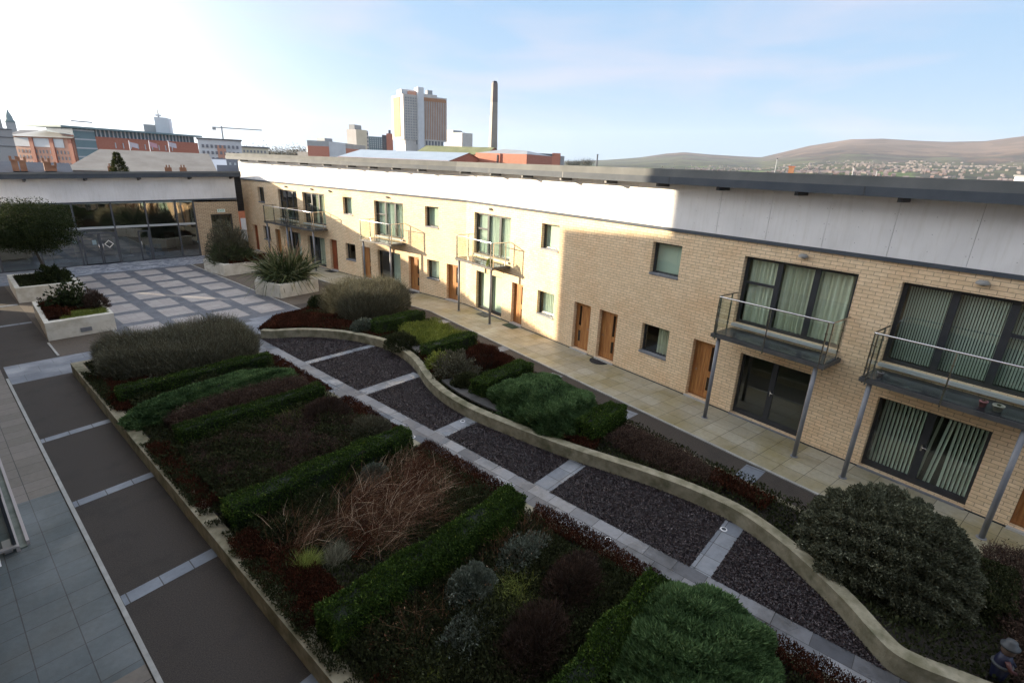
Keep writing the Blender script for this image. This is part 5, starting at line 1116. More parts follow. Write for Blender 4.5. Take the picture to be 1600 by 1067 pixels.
def wgrid(T, root, a0, a1, z0, z1, nx, nz, fw=.5, fh=.55, b=-.06, mat='far_win', name='window', axis='a', jit=0):
    for i in range(nx):
        for j in range(nz):
            ca = a0+(a1-a0)*(i+.5)/nx; cz = z0+(z1-z0)*(j+.5)/nz; w = (a1-a0)/nx*fw/2; h = (z1-z0)/nz*fh/2
            q = MB(T)
            if axis == 'a': q.box(ca-w, ca+w, b, b+.05, cz-h, cz+h)
            else: q.box(b-.05, b, ca-w, ca+w, cz-h, cz+h)
            q.build(name, M[mat], root)
def pb(T, root, name, a0, a1, b0, b1, z0, z1, mat):
    q = MB(T); q.box(a0, a1, b0, b1, z0, z1); return q.build(name, M[mat], root)
def gable(T, root, a0, a1, b0, b1, ze, zr_, roof, wall, ov=.3, along='a', hip0=0, hip1=0):
    pb(T, root, 'wall', a0, a1, b0, b1, -.02, ze, wall); q = MB(T)
    if along == 'a':
        bm = (b0+b1)/2; R0, R1 = a0+hip0, a1-hip1
        q.face([(a0-ov, b0-ov, ze-.1), (a1+ov, b0-ov, ze-.1), (R1+(ov if not hip1 else 0), bm, zr_), (R0-(ov if not hip0 else 0), bm, zr_)]); q.face([(a0-ov, b1+ov, ze-.1), (R0-(ov if not hip0 else 0), bm, zr_), (R1+(ov if not hip1 else 0), bm, zr_), (a1+ov, b1+ov, ze-.1)])
        r = q.build('roof', M[roof], root); g = MB(T)
        for x, hp in ((a0, hip0), (a1, hip1)):
            if hp: 
                gx = MB(T); xo = x-ov if x == a0 else x+ov; gx.face([(xo, b0-ov, ze-.1), (xo, b1+ov, ze-.1), (x+hp if x == a0 else x-hp, bm, zr_)]); gx.build('hip', M[roof], root)
            else: g.face([(x, b0, ze), (x, b1, ze), (x, bm, zr_-.05)])
        if g.f: g.build('gable', M[wall], root)
    return r
def chimney_pots(T, root, a, b_, z0, z1, w=.8, mat='clayb'):
    q = MB(T); q.box(a-w/2, a+w/2, b_-.35, b_+.35, z0, z1); q.box(a-w/2-.06, a+w/2+.06, b_-.41, b_+.41, z1, z1+.12); c = q.build('chimney', M[mat], root)
    for s in (-.2, .2): q = MB(T); q.box(a+s-.09, a+s+.09, b_-.09, b_+.09, z1+.12, z1+.42); q.build('chimney_pot', M['clayb'], c)
# close behind: terraces with brick chimneys and a hipped hall
T, L, c = bframe(-60, 108, 66, 262); r = root_of('terraced_house_row', c, 'dark slate roofed houses with orange sunlit chimneys just behind the pavilion roof, far left', 'house')
gable(T, r, 0, L, 0, 8, zof(60, 275, 66), zof(60, 254, 70), 'slate_roof', 'redbrick')
for px, pt in ((20, 249), (33, 250), (72, 252), (82, 258)): aa = L*(px+60)/168; chimney_pots(T, r, aa, 1.2, zof(px, 268, 66), zof(px, pt+3, 66), .45)
T, L, c = bframe(103, 335, 74, 262); r = root_of('hipped_hall', c, 'large tan hipped roof directly behind the glass pavilion', 'hall')
gable(T, r, 0, L, 0, 16, zof(220, 267, 74), zof(220, 236, 82), 'tan_roof', 'far_grey', hip0=L*.2)
T, L, c = bframe(318, 352, 88, 262); r = root_of('small_gabled_house', c, 'small white roofed house at the right end of the tan hipped roof', 'house'); gable(T, r, 0, L, 0, 7, zof(330, 268, 88), zof(330, 249, 91), 'far_white', 'far_grey')
T, L, c = bframe(338, 372, 96, 262); r = root_of('dark_roofed_house', c, 'dark slate roofed house with skylights left of the terrace end', 'house'); gable(T, r, 0, L+4, 0, 9, zof(350, 268, 96), zof(350, 248, 100), 'slate_roof', 'redbrick'); wgrid(T, r, 1, L, zof(350, 258, 96), zof(350, 254, 96), 3, 1, .4, .9, .9, 'far_winl', 'skylight')
for i, (px, pt) in enumerate(((173, 258), (262, 260), (285, 260))):
    T, L, c = bframe(px-5, px+6, 60, 262); r = root_of('chimney_stack', c, ['sunlit brick chimney stack rising behind the pavilion roof beside the green conifer', 'left one of two small brick chimneys behind the pavilion roof, right of the conifer', 'right one of two small brick chimneys behind the pavilion roof, left of the terrace end'][i], 'chimney')
    pb(T, r, 'stack', 0, L, 0, .7, 0, zof(px, pt+2, 60), 'clayb'); pb(T, r, 'pot', L*.2, L*.4, .2, .4, zof(px, pt+2, 60), zof(px, pt-2, 60), 'clayb'); pb(T, r, 'pot', L*.6, L*.8, .2, .4, zof(px, pt+2, 60), zof(px, pt-2, 60), 'clayb')
# conifer
def conifer(px, top, bot, d, w):
    p = at(px, bot, d); zt = zof(px, top, d); r = root_of('conifer', (float(p[0]), float(p[1]), 0), 'green conifer rising above the pavilion roof in front of the tan roof', 'tree')
    MB().tube([(p[0], p[1], 0), (p[0], p[1], zt-.4)], [.16, .04], 8).build('trunk', M['bark'], r)
    n = 3600; h = zt*.55; z = zt-h*rng.random(n)**.8; rad = (zt-z)/h*w*(.35+.65*rng.random(n)); a = np.round(rng.random(n)*9)*.7+z*2.1+rng.normal(size=n)*.25
    P = np.stack([p[0]+rad*np.cos(a), p[1]+rad*np.sin(a), z-rad*.12], 1); D = np.stack([np.cos(a), np.sin(a), .4*np.ones(n)], 1)+rng.normal(size=(n, 3))*.4
    Leaves().add(P, D, .22+.1*rng.random(n), .07).build('crown', leaf['tree'], r)
conifer(186, 240, 262, 56, 1.7)
# dark boarded wall and the red brick house seen in the gap beside the pavilion
r = root_of('boarded_wall', (18.2, 46.5, 0), 'black boarded wall filling the gap between pavilion and terrace, above the red brick house', 'wall')
q = MB(frame(17.35, 46.2, radians(12))); q.box(0, 3.4, 0, .3, 3.0, 6.0); q.build('boards', M['blackclad'], r); q = MB(frame(17.35, 46.2, radians(12))); q.box(-.05, 3.5, -.05, .35, 6.0, 6.08); q.box(0, .12, .05, .25, 0, 3.0); q.box(3.28, 3.4, .05, .25, 0, 3.0); q.build('capping', M['frame'], r)
T, L, c = bframe(355, 402, 62, 350); r = root_of('red_brick_house', c, 'bright sunlit red brick house with a white window, seen in the gap beside the pavilion', 'house')
pb(T, r, 'wall', 0, L+2, 0, 6, 0, 4.6, 'redbrick_near'); zz = 0
q = MB(T); q.face([(-.3, -.3, 4.5), (L+2.3, -.3, 4.5), (L+2.3, 3, 6.4), (-.3, 3, 6.4)]); q.face([(-.3, 6.3, 4.5), (-.3, 3, 6.4), (L+2.3, 3, 6.4), (L+2.3, 6.3, 4.5)]); q.build('roof', M['slate_roof'], r)
def on_face(px, py, T_, d): return None
a0, a1 = L*(374-355)/47+.15, L*(388-355)/47+.15; w = pb(T, r, 'window', a0, a1, -.06, -.01, zof(380, 372, 62), zof(380, 341, 62), 'far_white'); q = MB(T); q.box(a0+(a1-a0)*.55, a1-.12, -.10, -.07, zof(380, 369, 62), zof(380, 358, 62)); q.box(a0+(a1-a0)*.55, a1-.12, -.10, -.07, zof(380, 355, 62), zof(380, 345, 62)); q.build('pane', M['far_winl'], w)
cover('low_hedge', [[(17.4, 45.2), (18.4, 45.2), (18.4, 46.1), (17.4, 46.1)]], 0, 'tree', 1600, .10, .05, h=.3, hvar=.5, label='low dark hedge in the gap at the far end of the terrace path', seed=91, cat='hedge')

# pale stepped block at the far left edge
T, L, c = bframe(-40, 22, 108, 220, 108); r = root_of('grey_clad_building', c, 'pale grey clad building with dark bands cut off by the left edge of the picture', 'building')
pb(T, r, 'wall', 0, L, 0, 12, 0, zof(12, 201, 108), 'far_grey'); pb(T, r, 'upper_wall', 0, L*.80, .02, 12, zof(12, 201, 108), zof(5, 176, 108), 'far_grey'); pb(T, r, 'roof_edge', -.3, L*.82, -.2, 12.3, zof(5, 176, 108), zof(5, 173, 108), 'pinkbrick')
for py in (202, 214, 228): pb(T, r, 'band', -.05, L+.05, -.08, 12, zof(5, py+1, 108), zof(5, py, 108), 'slate_roof')
# spire
p = at(22, 215, 900); r = root_of('church_spire', (float(p[0]), float(p[1]), 0), 'hazy church tower with a thin spire on the skyline at the far left', 'church')
T = frame(p[0], p[1], radians(-6)); zb = zof(22, 240, 900); pb(T, r, 'tower', -4.5, 4.5, -4.5, 4.5, 0, zof(22, 192, 900), 'far_grey'); q = MB(T); q.lathe(0, 0, [(5.2, zof(22, 192, 900)), (3.4, zof(22, 187, 900)), (3.2, zof(22, 183, 900)), (1.2, zof(22, 176, 900)), (.15, zof(22, 170, 900))], 8); q.build('spire', M['teal'], r)
T, L, c = bframe(10, 60, 400, 205, 380); r = root_of('dark_roof_terrace', c, 'long dark roofed building on the skyline behind the pink apartments', 'building'); gable(T, r, 0, L, 0, 14, zof(30, 212, 400), zof(30, 203, 407), 'slate_roof', 'redbrick')
# pink brick apartments with a hipped grey roof
T, L, c = bframe(24, 116, 200, 230, 185); r = root_of('pink_brick_apartments', c, 'pink sunlit brick apartments with a hipped grey roof on the left skyline', 'building')
ze = zof(70, 214, 192); gable(T, r, 0, L, 0, 16, ze, zof(90, 198, 200), 'far_grey', 'pinkbrick', hip0=L*.42, ov=.8)
pb(T, r, 'upper_band', 0.3, L-3, -.12, -.02, ze-2.6, ze-.4, 'far_white'); wgrid(T, r, .5, L-.5, 1, ze-3.0, 16, 4, .32, .55, -.1)
for q_ in (.28, .62, .93): pb(T, r, 'pier', L*q_, L*q_+1.2, -.35, -.02, 0, ze-.3, 'redbrick')
# long red brick block with a glazed top storey
T, L, c = bframe(118, 309, 185, 225, 205); r = root_of('long_red_brick_block', c, 'long red brick block with blue glass top floor and thin pale flying roof', 'building')
z1 = zof(125, 212, 185); z2 = zof(125, 201, 185); z3 = zof(125, 198, 185)
pb(T, r, 'wall', 0, L, 0, 14, 0, z1, 'redbrick'); tp_ = pb(T, r, 'glazed_top_floor', 1.0, L-.5, .8, 13, z1, z2, 'far_glass'); pb(T, r, 'flying_roof', -3.2, L+1, -1.2, 14, z2, z3, 'teal'); pb(T, r, 'glazed_corner', -.05, 5.0, -.25, -.02, 2, z2-.1, 'teal')
for i in range(30): a = 1.5+(L-3)*i/30; pb(T, r, 'glazing_bar', a, a+.35, .55, .78, z1, z2, 'far_white')
wgrid(T, r, 9, L-8, z1-3.1, z1-1.0, 9, 1, .13, .7, -.1, 'far_winl'); pb(T, r, 'white_storey', 11, L-10, -.5, -.02, z1-7.6, z1-4.3, 'far_white'); wgrid(T, r, 12, L-11, z1-7.2, z1-4.8, 14, 1, .5, .75, -.6, 'far_win', 'lower_window')
for i in range(6): pb(T, r, 'glazing_bar', -.1, 5.05, -.34, -.26, 3+i*2.2, 3.35+i*2.2, 'far_winl')
# white roof-top block with an aerial
T, L, c = bframe(244, 268, 212, 205); r = root_of('white_roof_tower', c, 'white curved stair tower with an aerial rising over the long red brick block', 'tower')
pb(T, r, 'wall', 0, L*.86, 0, 6, 0, zof(255, 184, 212), 'far_white'); q = MB(T); q.tube([(L*.86, 0.5, 0), (L*.9, 2.5, zof(255, 185, 212))], [.9, .9], 10); q.build('rounded_end', M['far_white'], r); pb(T, r, 'low_step', -3.2, 0, 1, 6, 0, zof(240, 195, 212), 'far_grey')
q = MB(T); q.tube([(L*.3, 2, zof(252, 184, 212)), (L*.3, 2, zof(252, 170, 212))], [.28, .08], 6); q.build('aerial', M['far_grey'], r); pb(T, r, 'dish', L*.3-.8, L*.3+.8, 1.8, 2.2, zof(252, 182, 212), zof(252, 179, 212), 'far_white')
# white apartments
T, L, c = bframe(311, 378, 250, 235, 250); r = root_of('white_apartments', c, 'white apartment block with square windows right of the long red brick block', 'building'); zt = zof(340, 219, 250)
pb(T, r, 'wall', 0, L, 0, 12, 0, zt, 'far_white'); pb(T, r, 'roof_edge', -.4, L+.4, -.4, 12, zt, zt+.5, 'slate_roof'); pb(T, r, 'pink_bay', L*.42, L*.62, -.3, -.02, 0, zt-2, 'pinkbrick'); wgrid(T, r, .8, L-.8, zt-8.5, zt-1.3, 9, 3, .55, .5, -.36, 'far_win')
T, L, c = bframe(376, 420, 330, 240, 330); r = root_of('beige_apartments', c, 'low beige block beyond the white apartments at the terrace end', 'building'); pb(T, r, 'wall', 0, L, 0, 12, 0, zof(390, 231, 330), 'beige'); pb(T, r, 'roof', -.4, L+.4, -.4, 12.4, zof(390, 231, 330), zof(390, 229, 330), 'slate_roof'); wgrid(T, r, 1, L-1, 6, zof(390, 233, 330), 7, 2, .5, .5)
# crane
p = at(351, 235, 600); T = frame(p[0], p[1], radians(-22)); r = root_of('tower_crane', (float(p[0]), float(p[1]), 0), 'thin tower crane on the skyline above the white apartments', 'crane')
zt = zof(351, 201, 600); q = MB(T); q.box(-.6, .6, -.6, .6, 0, zt+2); q.build('mast', M['far_grey'], r); q = MB(T); q.box(-8, 35, -.4, .4, zt, zt+.9); q.build('jib', M['far_grey'], r); q = MB(T); q.box(-8, -5, -.6, .6, zt-2, zt); q.build('counterweight', M['far_grey'], r)
# flags
for i, px in enumerate((207, 238, 268)):
    p = at(px-3, 236, 120); T = frame(p[0], p[1], radians(-12)); r = root_of('flag', (float(p[0]), float(p[1]), 0), ['pale flag on a pole above the tan roof, leftmost of three', 'pale red and white flag on a pole above the tan roof, middle of three', 'pale flag on a pole above the tan roof, rightmost of three'][i], 'flag', 'flags above the tan roof')
    zt = zof(px, 222, 120); q = MB(T); q.tube([(0, 0, 0), (0, 0, zt+.2)], .05, 6); q.build('pole', M['white'], r); q = MB(T)
    for k in range(6):
        f0, f1 = k/6*1.2, (k+1)/6*1.2; q.face([(f0, .12*sin(f0*4), zt-.8-.25*f0), (f1, .12*sin(f1*4), zt-.8-.25*f1), (f1, .12*sin(f1*4), zt-.25*f1), (f0, .12*sin(f0*4), zt-.25*f0)])
    q.build('cloth', mat_plain('flag_cloth', (.5, .47, .52) if i != 1 else (.5, .3, .34), .8), r)
# white building, long brick block, beige tower, teal block, brick tower
T, L, c = bframe(474, 515, 420, 235, 400); r = root_of('white_office', c, 'white office with six small windows left of the long brown and grey block', 'building'); zt = zof(500, 222, 410)
pb(T, r, 'wall', L*.25, L, 0, 15, 0, zt, 'far_white'); pb(T, r, 'low_wing', 0, L*.25, 3, 15, 0, zof(478, 228, 410), 'far_white'); pb(T, r, 'plant_room', L*.42, L*.72, 3, 10, zt, zt+2.6, 'far_grey'); wgrid(T, r, L*.5, L*.95, zt-8, zt-2.5, 3, 2, .4, .4); pb(T, r, 'dark_base', -4, L*.8, -2, -.02, 0, zof(490, 238, 410), 'slate_roof')
T, L, c = bframe(514, 566, 400, 235, 470); r = root_of('long_brown_block', c, 'long block with red brown lower wall and grey top behind the grey warehouse roof', 'building'); pb(T, r, 'wall', 0, L, 0, 15, 0, zof(530, 231, 420), 'redbrick'); pb(T, r, 'grey_top', 0, L, -.05, 15, zof(530, 231, 420), zof(530, 223, 420), 'far_grey'); pb(T, r, 'low_annexe', L, L+16, 2, 14, 0, zof(575, 227, 460), 'far_grey')
T, L, c = bframe(545, 557, 520, 220, 505); r = root_of('beige_tower', c, 'beige tower block with a sunlit left side, left of the teal block', 'tower'); zt = zof(556, 203, 510)
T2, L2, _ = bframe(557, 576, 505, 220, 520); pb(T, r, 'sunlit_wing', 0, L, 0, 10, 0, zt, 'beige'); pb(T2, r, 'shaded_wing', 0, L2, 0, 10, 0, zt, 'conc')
pb(T2, r, 'roof_plant', 1, L2*.6, 2, 8, zt, zt+4, 'far_grey')
for i in range(8): pb(T2, r, 'window_band', .5, L2-.5, -.12, -.02, zt-3.3-i*3.2, zt-1.9-i*3.2, 'far_win'); pb(T, r, 'window_band', .5, L-.5, -.12, -.02, zt-3.3-i*3.2, zt-1.9-i*3.2, 'conc')
T, L, c = bframe(576, 606, 560, 222, 560); r = root_of('teal_block', c, 'blue green clad block between the beige tower and the tall orange tower', 'building'); pb(T, r, 'wall', 0, L, 0, 15, 0, zof(590, 214, 560), 'teal')
for i in range(9): pb(T, r, 'fin', 1+i*L/9.2, 1.7+i*L/9.2, -.2, -.02, 10, zof(590, 215, 560), 'far_glass')
wgrid(T, r, 1, L-1, zof(590, 232, 560), zof(590, 216, 560), 8, 5, .5, .4, -.06, 'far_winl')
T, L, c = bframe(604, 614, 530, 222, 530); r = root_of('brick_stair_tower', c, 'narrow red brick tower touching the left side of the tall orange tower', 'tower'); zt = zof(609, 209, 530); pb(T, r, 'wall', 0, L, 0, 8, 0, zt, 'redbrick'); pb(T, r, 'cap', L*.35, L*.7, 1, 4, zt, zt+3, 'slate_roof'); pb(T, r, 'dark_step', -4, 0, 1, 7, 0, zt-1.5, 'slate_roof')
# main tower
D0 = 430
Tl, Ll, c = bframe(613, 631, D0+22, 200, D0); r = root_of('tall_orange_tower', c, 'tall concrete and orange tower with a pale stair shaft on the skyline', 'tower')
Tr, Lr_, _ = bframe(631, 698, D0, 200, D0+12)
zt = zof(631, 147, D0); zb = zof(631, 218, D0); pb(Tl, r, 'sunlit_wing', 0, Ll, 0, 20, zb, zt, 'conc'); pb(Tr, r, 'main_slab', 0, Lr_, 0, 20, zb, zt, 'conc')
pb(Tl, r, 'orange_panel', Ll*.18, Ll*.74, -.3, -.02, zb+2, zt-1.5, 'orange')
pb(Tr, r, 'base', 1.5, Lr_-3.5, 1.5, 19, 0, zb, 'conc'); pb(Tl, r, 'base_end', Ll*.2, Ll, 1, 18, 0, zb, 'conc')
pb(Tr, r, 'neck_shadow_gap', .8, Lr_-2.5, .8, 19.5, zb-3.2, zb-.0, 'far_win')
for i in range(12): q_ = .9+i*(Lr_-4)/12; pb(Tr, r, 'neck_strut', q_, q_+1.0, .3, .78, zb-3.2, zb, 'conc')
sx0, sx1 = Lr_*.31, Lr_*.44
zs = zof(655, 136, D0); pb(Tr, r, 'stair_shaft', sx0, sx1, -2.5, 6, 0, zs, 'far_white')
for i in range(16): 
    z0_ = zb+1.0+i*(zt-zb-2)/16; q_ = pb(Tr, r, 'window_row', .8, sx0-.5, -.1, -.02, z0_, z0_+(zt-zb)/16*.5, 'far_grey')
for i in range(5): q_ = .8+i*(sx0-1)/5; pb(Tr, r, 'rib', q_, q_+.5, -.45, -.11, zb, zt, 'conc')
for i in range(13): q_ = sx1+.5+i*(Lr_-sx1-1)/13; pb(Tr, r, 'window_strip', q_, q_+.6, -.1, -.02, zb+1.2, zt-1, 'far_grey'); pb(Tr, r, 'orange_strip', q_+1.0, q_+1.6, -.14, -.02, zb+1, zt-1.6, 'orange')
pb(Tr, r, 'orange_lintel', sx1+.3, Lr_-1, -.2, -.15, zt-3.4, zt-.9, 'orange')
pb(Tr, r, 'roof_plant', 0, Lr_*.31, 4, 16, zt, zof(640, 139, D0), 'far_white'); pb(Tr, r, 'roof_plant', sx1, Lr_*.82, 4, 16, zt, zof(670, 145, D0), 'conc'); pb(Tr, r, 'roof_plant', Lr_*.6, Lr_*.72, 5, 9, zof(670, 145, D0), zof(670, 138, D0), 'far_grey'); pb(Tl, r, 'roof_plant', Ll*.4, Ll, 5, 14, zt, zof(626, 141, D0), 'pinkbrick')
# grey tower right of it
T, L, c = bframe(699, 722, 620, 220, 600); r = root_of('grey_tower_block', c, 'grey banded tower block half hidden at the right of the tall orange tower', 'tower'); zt = zof(715, 208, 610); pb(T, r, 'wall', 0, L, 0, 15, 0, zt, 'conc'); pb(T, r, 'tall_part', -6, L*.35, 1, 14, 0, zof(703, 203, 610), 'far_grey')
for i in range(7): pb(T, r, 'window_band', L*.45, L-.6, -.12, -.02, zt-3.6-i*3.4, zt-1.9-i*3.4, 'far_win')
# grey warehouse with red gable, mossy hall, brick hall, office
T, L, c = bframe(528, 700, 150, 246, 128); r = root_of('grey_roofed_warehouse', c, 'warehouse with long blue grey metal roof and red gable just beyond the terrace roof', 'warehouse')
A = at(528, 247, 150); 
gable(T, r, 0, L, 0, 18, zof(690, 251, 130), zof(682, 237, 137), 'metal_roof', 'redbrick', hip0=0)
T, L, c = bframe(650, 757, 215, 246, 200); r = root_of('mossy_roofed_hall', c, 'brick hall with a mossy olive roof behind the grey warehouse', 'hall'); gable(T, r, 0, L, 0, 16, zof(728, 241, 205), zof(740, 230, 212), 'green_roof', 'redbrick')
T, L, c = bframe(743, 822, 140, 246, 132); r = root_of('red_brick_hall', c, 'flat topped red brick hall at the foot of the tall chimney', 'hall'); z_ = zof(782, 240, 135)
pb(T, r, 'wall', 0, L*.5, 0, 14, 0, z_, 'redbrick'); pb(T, r, 'wall', L*.5+.02, L, .3, 14, 0, z_, 'redbrick'); q = MB(T); q.face([(0, .5, z_+.02), (L, .5, z_+.02), (L*.75, 7, z_+1.0), (L*.3, 7, z_+1.3)]); q.face([(0, .5, z_+.02), (L*.3, 7, z_+1.3), (0, 14, z_+.02)]); q.face([(L, .5, z_+.02), (L, 14, z_+.02), (L*.75, 7, z_+1.0)]); q.build('roof', M['far_grey'], r); pb(T, r, 'dark_pipe', L*.44, L*.455, -.2, -.02, 3, z_-.3, 'slate_roof')
T, L, c = bframe(818, 882, 330, 246, 330); r = root_of('grey_office_block', c, 'low grey office with pale window bands right of the brick hall', 'building'); z_ = zof(850, 243, 330)
pb(T, r, 'wall', 0, L, 0, 14, 0, z_, 'far_grey'); pb(T, r, 'roof', -1, L*.75, -1, 14, z_, z_+1.0, 'slate_roof'); pb(T, r, 'brick_core', L*.7, L*.9, -1, 8, 0, z_+1.5, 'redbrick'); pb(T, r, 'window_band', 1, L*.68, -.12, -.02, z_-2.2, z_-.8, 'far_winl'); pb(T, r, 'window_band', 1, L*.68, -.12, -.02, z_-5.0, z_-3.4, 'far_winl')
# tall chimney
p = at(770, 240, 260); r = root_of('tall_chimney', (float(p[0]), float(p[1]), 0), 'very tall slim concrete chimney with a dark upper third', 'chimney'); T = frame(p[0], p[1], radians(-46)+.35)
zt, zm = zof(770, 127, 260), zof(770, 160, 260)
def taper(z0, z1, w0, w1, mat, nm):
    q = MB(T); P0 = [(-w0, -w0), (w0, -w0), (w0, w0), (-w0, w0)]; P1 = [(-w1, -w1), (w1, -w1), (w1, w1), (-w1, w1)]
    for i in range(4): a, b_, c_, d_ = P0[i], P0[(i+1) % 4], P1[(i+1) % 4], P1[i]; q.face([(a[0], a[1], z0), (b_[0], b_[1], z0), (c_[0], c_[1], z1), (d_[0], d_[1], z1)])
    q.face([(x, y, z1) for x, y in P1]); q.build(nm, M[mat], r)
M['stack_tan'] = mat_noise('stack_concrete', (.24, .215, .185), (.29, .26, .225), .2)
taper(0, zm, 1.85, 1.25, 'stack_tan', 'shaft'); taper(zm, zt-.8, 1.27, 1.1, 'stackp', 'dark_upper_shaft'); taper(zt-.8, zt, .9, .8, 'slate_roof', 'rim')
# small things on the skyline to the right
for (px, top, bot, d, w, lab) in ((932, 242, 262, 120, .16, 'thin dark flue standing on the skyline right of the office block'), (1210, 249, 272, 60, .04, 'thin pale pole above the terrace roof left of the brick chimney'), (1330, 262, 280, 45, .035, 'thin pale pole above the terrace roof right of the brick chimney'), (1367, 267, 282, 45, .03, 'shorter pale pole above the terrace roof, nearer the right edge')):
    p = at(px, bot, d); r = root_of('flue_pipe' if px == 932 else 'roof_pole', (float(p[0]), float(p[1]), 0), lab, 'pipe' if px == 932 else 'pole'); q = MB(); q.tube([(p[0], p[1], 0), (p[0], p[1], zof(px, top, d))], w, 8); q.build('shaft', M['far_grey'] if px != 932 else M['slate_roof'], r); q = MB(); zz = zof(px, top, d); q.tube([(p[0], p[1], zz), (p[0], p[1], zz+.1)], w*1.4, 8); q.build('cap', M['slate_roof'], r)
T, L, c = bframe(1232, 1241, 50, 265, 50); r = root_of('brick_chimney', c, 'short red brick chimney peeping over the terrace roof in front of the hill', 'chimney'); pb(T, r, 'stack', 0, L, 0, .6, 0, zof(1236, 261, 50), 'clayb'); pb(T, r, 'cap', -.05, L+.05, -.05, .65, zof(1236, 261, 50), zof(1236, 260, 50), 'redbrick')
T, L, c = bframe(1586, 1640, 60, 275, 60); r = root_of('white_roof_box', c, 'white flat roofed box peeping over the terrace roof at the right edge', 'building'); pb(T, r, 'wall', 0, L, 0, 3, 0, zof(1600, 276, 60), 'far_white'); pb(T, r, 'roof_edge', -.1, L, -.1, 3.1, zof(1600, 276, 60), zof(1600, 274, 60), 'far_grey')
# tree belts
def treebelt(name, px0, px1, py, d, n, label, hgt, lf='fartree'):
    for k in range(n):
        px = px0+(px1-px0)*(k+.5)/n+random.uniform(-2, 2); p = at(px, py, d*random.uniform(.95, 1.08)); zt = zof(px, py+random.uniform(-1.5, 1.5), d); x, y = float(p[0]), float(p[1])
        r = root_of(name, (x, y, 0), label, 'tree', 'winter trees on the skyline'); MB().tube([(x, y, 0), (x, y, zt*.7)], [.5, .2], 6).build('trunk', M['bark'], r)
        m = 420; w = hgt*.55; P = rng.normal(size=(m, 3))*np.array([w*.45, w*.45, hgt*.22])+np.array([x, y, zt-hgt*.5]); Leaves().add(P, rdir(m), hgt*.09, hgt*.05).build('crown', leaf[lf], r)
treebelt('winter_tree', 380, 476, 231, 480, 16, 'brownish bare winter tree in the belt between the white apartments and the white office', 13)
treebelt('winter_tree', 886, 925, 249, 420, 7, 'pale bare winter tree right of the grey office block', 7)
# hills
ridge = [(-20, -.1), (5, 0.2), (20, .35), (30, .4), (45, .5), (52.8, .72), (55.5, .87), (58.8, 1.12), (62.0, 1.47), (64.5, 1.92), (66.3, 2.12), (68.2, 2.0), (71.2, 1.9), (73.4, 1.86), (74.8, 2.25), (77.3, 2.97), (80.4, 3.56), (82.8, 3.63), (85.0, 3.49), (87.2, 3.40), (89.5, 3.46), (91.7, 3.82), (96, 4.3), (104, 4.6), (115, 3.5), (130, 1.5)]
def hills():
    bs = np.arange(-20, 130, .35); R0, R1 = 900.0, 5600.0; rs = np.concatenate([np.linspace(R0, R1, 46), [6100, 6700]]); el = np.interp(bs, [a for a, _ in ridge], [b_ for _, b_ in ridge])
    B, R = np.meshgrid(np.radians(bs), rs); u = np.clip((R-R0)/(R1-R0), 0, 1); E_ = np.radians(np.interp(np.degrees(B), [a for a, _ in ridge], [b_ for _, b_ in ridge]))
    Zr = CAMZ+R1*np.tan(E_); base = (R*np.tan(np.radians(np.clip((np.degrees(B)-50)/30, 0, 1)*.55)))*(R > 0)
    X = R*np.sin(B); Y = R*np.cos(B); P = np.stack([X.ravel()/1000, Y.ravel()/1000, 0*X.ravel()], 1)
    nzz = (clump_noise(P, 2.6, 5)-.5).reshape(X.shape)*26+(clump_noise(P, 9, 6)-.5).reshape(X.shape)*12; s = u**2.1
    Z = -1+(Zr+1)*s*(1-.0)+base*(1-s)*.55+nzz*np.sin(pi*np.clip(u, 0, 1))*np.clip(np.degrees(E_)/3, .1, 1); Z = np.where(R > R1, Zr-(R-R1)*.05, Z)
    nb = len(bs); V = np.stack([X.ravel(), Y.ravel(), Z.ravel()], 1); F = [(i*nb+j, i*nb+j+1, (i+1)*nb+j+1, (i+1)*nb+j) for i in range(len(rs)-1) for j in range(nb-1)]
    me = bpy.data.meshes.new('hills'); me.from_pydata(V.tolist(), [], F); me.polygons.foreach_set('use_smooth', [True]*len(F))
    me.materials.append(M['hill']); o = bpy.data.objects.new('hills', me); COL.objects.link(o); struct(o)
    def zz(b_, r_):
        i = np.interp(r_, rs, np.arange(len(rs))); j = np.interp(b_, bs, np.arange(nb)); i0, j0 = int(i), int(j); return float(Z[min(i0, len(rs)-1), min(j0, nb-1)]*(1-(i-i0))+Z[min(i0+1, len(rs)-1), min(j0, nb-1)]*(i-i0))
    return zz
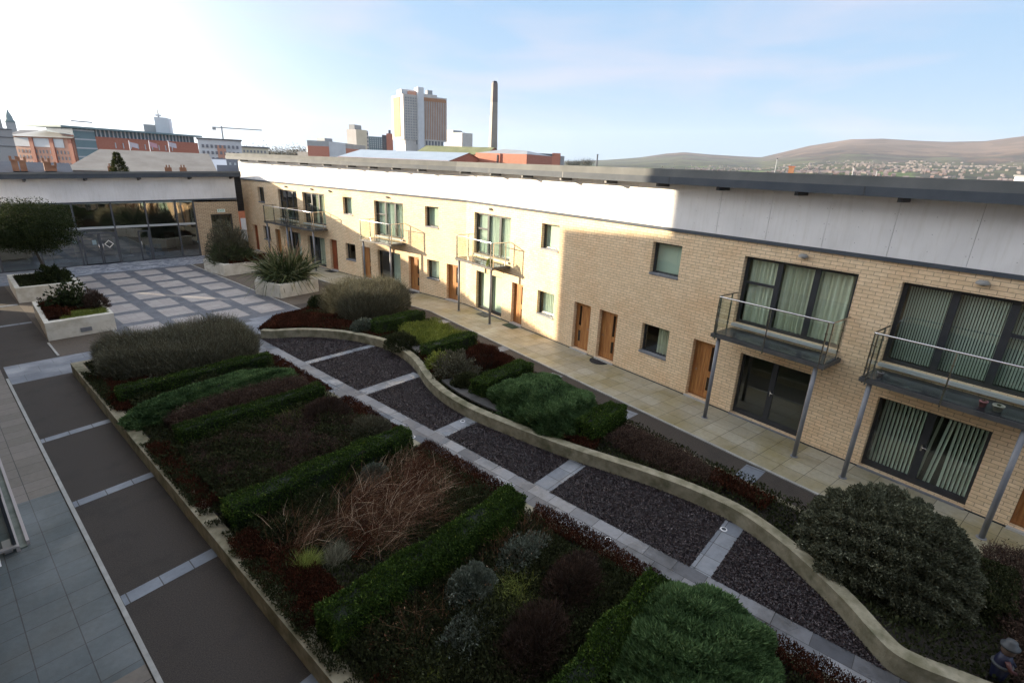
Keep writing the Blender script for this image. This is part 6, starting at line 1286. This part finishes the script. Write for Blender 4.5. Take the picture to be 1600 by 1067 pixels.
def mat_hill():
    m, t, b = newmat('hill_heath'); L = t.links.new; co = nd(t, 'ShaderNodeTexCoord'); v = nd(t, 'ShaderNodeTexVoronoi', {'Scale': .006}); n = nd(t, 'ShaderNodeTexNoise', {'Scale': .0035, 'Detail': 10, 'Roughness': .72}); L(co.outputs['Object'], v.inputs['Vector']); L(co.outputs['Object'], n.inputs['Vector'])
    sp = nd(t, 'ShaderNodeSeparateXYZ'); L(co.outputs['Object'], sp.inputs[0]); ad = nd(t, 'ShaderNodeMath', operation='MULTIPLY_ADD'); ad.inputs[1].default_value = .0021; L(sp.outputs['Z'], ad.inputs[0]); L(n.outputs['Fac'], ad.inputs[2])
    r = nd(t, 'ShaderNodeValToRGB'); e = r.color_ramp.elements; e[0].position = .42; e[0].color = (.025, .045, .018, 1); e[1].position = 1.0; e[1].color = (.11, .078, .058, 1)
    for p_, c_ in ((.50, (.085, .115, .042)), (.60, (.038, .036, .034)), (.72, (.075, .080, .042)), (.84, (.048, .038, .036)), (.9, (.10, .068, .048))): q = e.new(p_); q.color = C4(c_)
    L(ad.outputs[0], r.inputs['Fac']); hv = nd(t, 'ShaderNodeHueSaturation'); mr = nd(t, 'ShaderNodeMapRange', {'To Min': .6, 'To Max': 1.5}); L(v.outputs['Color'], mr.inputs[0]); L(mr.outputs[0], hv.inputs['Value']); L(r.outputs['Color'], hv.inputs['Color']); L(hv.outputs[0], b.inputs['Base Color']); b.inputs['Roughness'].default_value = 1; b.inputs['Specular IOR Level'].default_value = 0
    return m
M['hill'] = mat_hill(); HZ = hills()
# houses on the lower slope
def hillside():
    hm = [mat_plain('render_house', (.13, .108, .10), .8), mat_plain('brick_far_house', (.09, .055, .045), .8)]; protos = []
    for k in range(2):
        T = XYZ; r = bpy.data.objects.new('hillside_house', None); COL.objects.link(r); tag(r, 'tiny pale or brick house on the lower slope of the hill above the terrace roof', 'house', 'houses on the hillside')
        q = MB(); q.box(-5, 5, -3.5, 3.5, -4, 4.5); q.build('wall', hm[k], r); q = MB(); q.face([(-5.3, -3.8, 4.5), (5.3, -3.8, 4.5), (5.3, 0, 7), (-5.3, 0, 7)]); q.face([(-5.3, 3.8, 4.5), (-5.3, 0, 7), (5.3, 0, 7), (5.3, 3.8, 4.5)]); q.build('roof', mat_plain('house_roof', (.13, .10, .10), .8), r); protos.append(r)
    rows = []
    for _ in range(760):
        b_ = random.triangular(64, 96, 86); rr = random.uniform(1900, 3600) if b_ > 73 else random.uniform(2400, 3600); rows.append((rr, b_))
    rows.sort(); used = [0, 0]; stuff = MB(); 
    for i, (rr, b_) in enumerate(rows):
        z = HZ(b_, rr); x, y = rr*sin(radians(b_)), rr*cos(radians(b_)); rz = random.choice([0, .3, 1.6, -.4])+radians(-b_); k = random.random() < .45
        if i < 290:
            if not used[k]: o = protos[k]; o.location = (x, y, z); o.rotation_euler = (0, 0, rz); used[k] = 1
            else:
                o = protos[k].copy(); COL.objects.link(o); o.location = (x, y, z); o.rotation_euler = (0, 0, rz)
                for ch in protos[k].children: c_ = ch.copy(); COL.objects.link(c_); c_.parent = o
        else:
            stuff.T = frame(x, y, rz, z); stuff.box(-5, 5, -3.5, 3.5, -4, 5.5)
    o = stuff.build('hillside_houses', hm[0]); tag(o, 'speckle of pale houses scattered higher on the hill slope', 'houses', None, 'stuff')
hillside()

# ================================================================== THE AIR
def haze():
    m = bpy.data.materials.new('haze'); m.use_nodes = True; t = m.node_tree; t.nodes.clear(); o = nd(t, 'ShaderNodeOutputMaterial'); v = nd(t, 'ShaderNodeVolumePrincipled', {'Density': HAZE, 'Anisotropy': .1}); v.inputs['Color'].default_value = (.74, .84, 1, 1)
    t.links.new(v.outputs[0], o.inputs['Volume']); b = MB(); b.box(-7200, 7200, -7200, 7200, -12, 560); h = b.build('haze', m); h['kind'] = 'stuff'; h['label'] = 'thin pale haze over the city and the hills'; h['category'] = 'haze'
HAZE = 5.5e-5
haze()
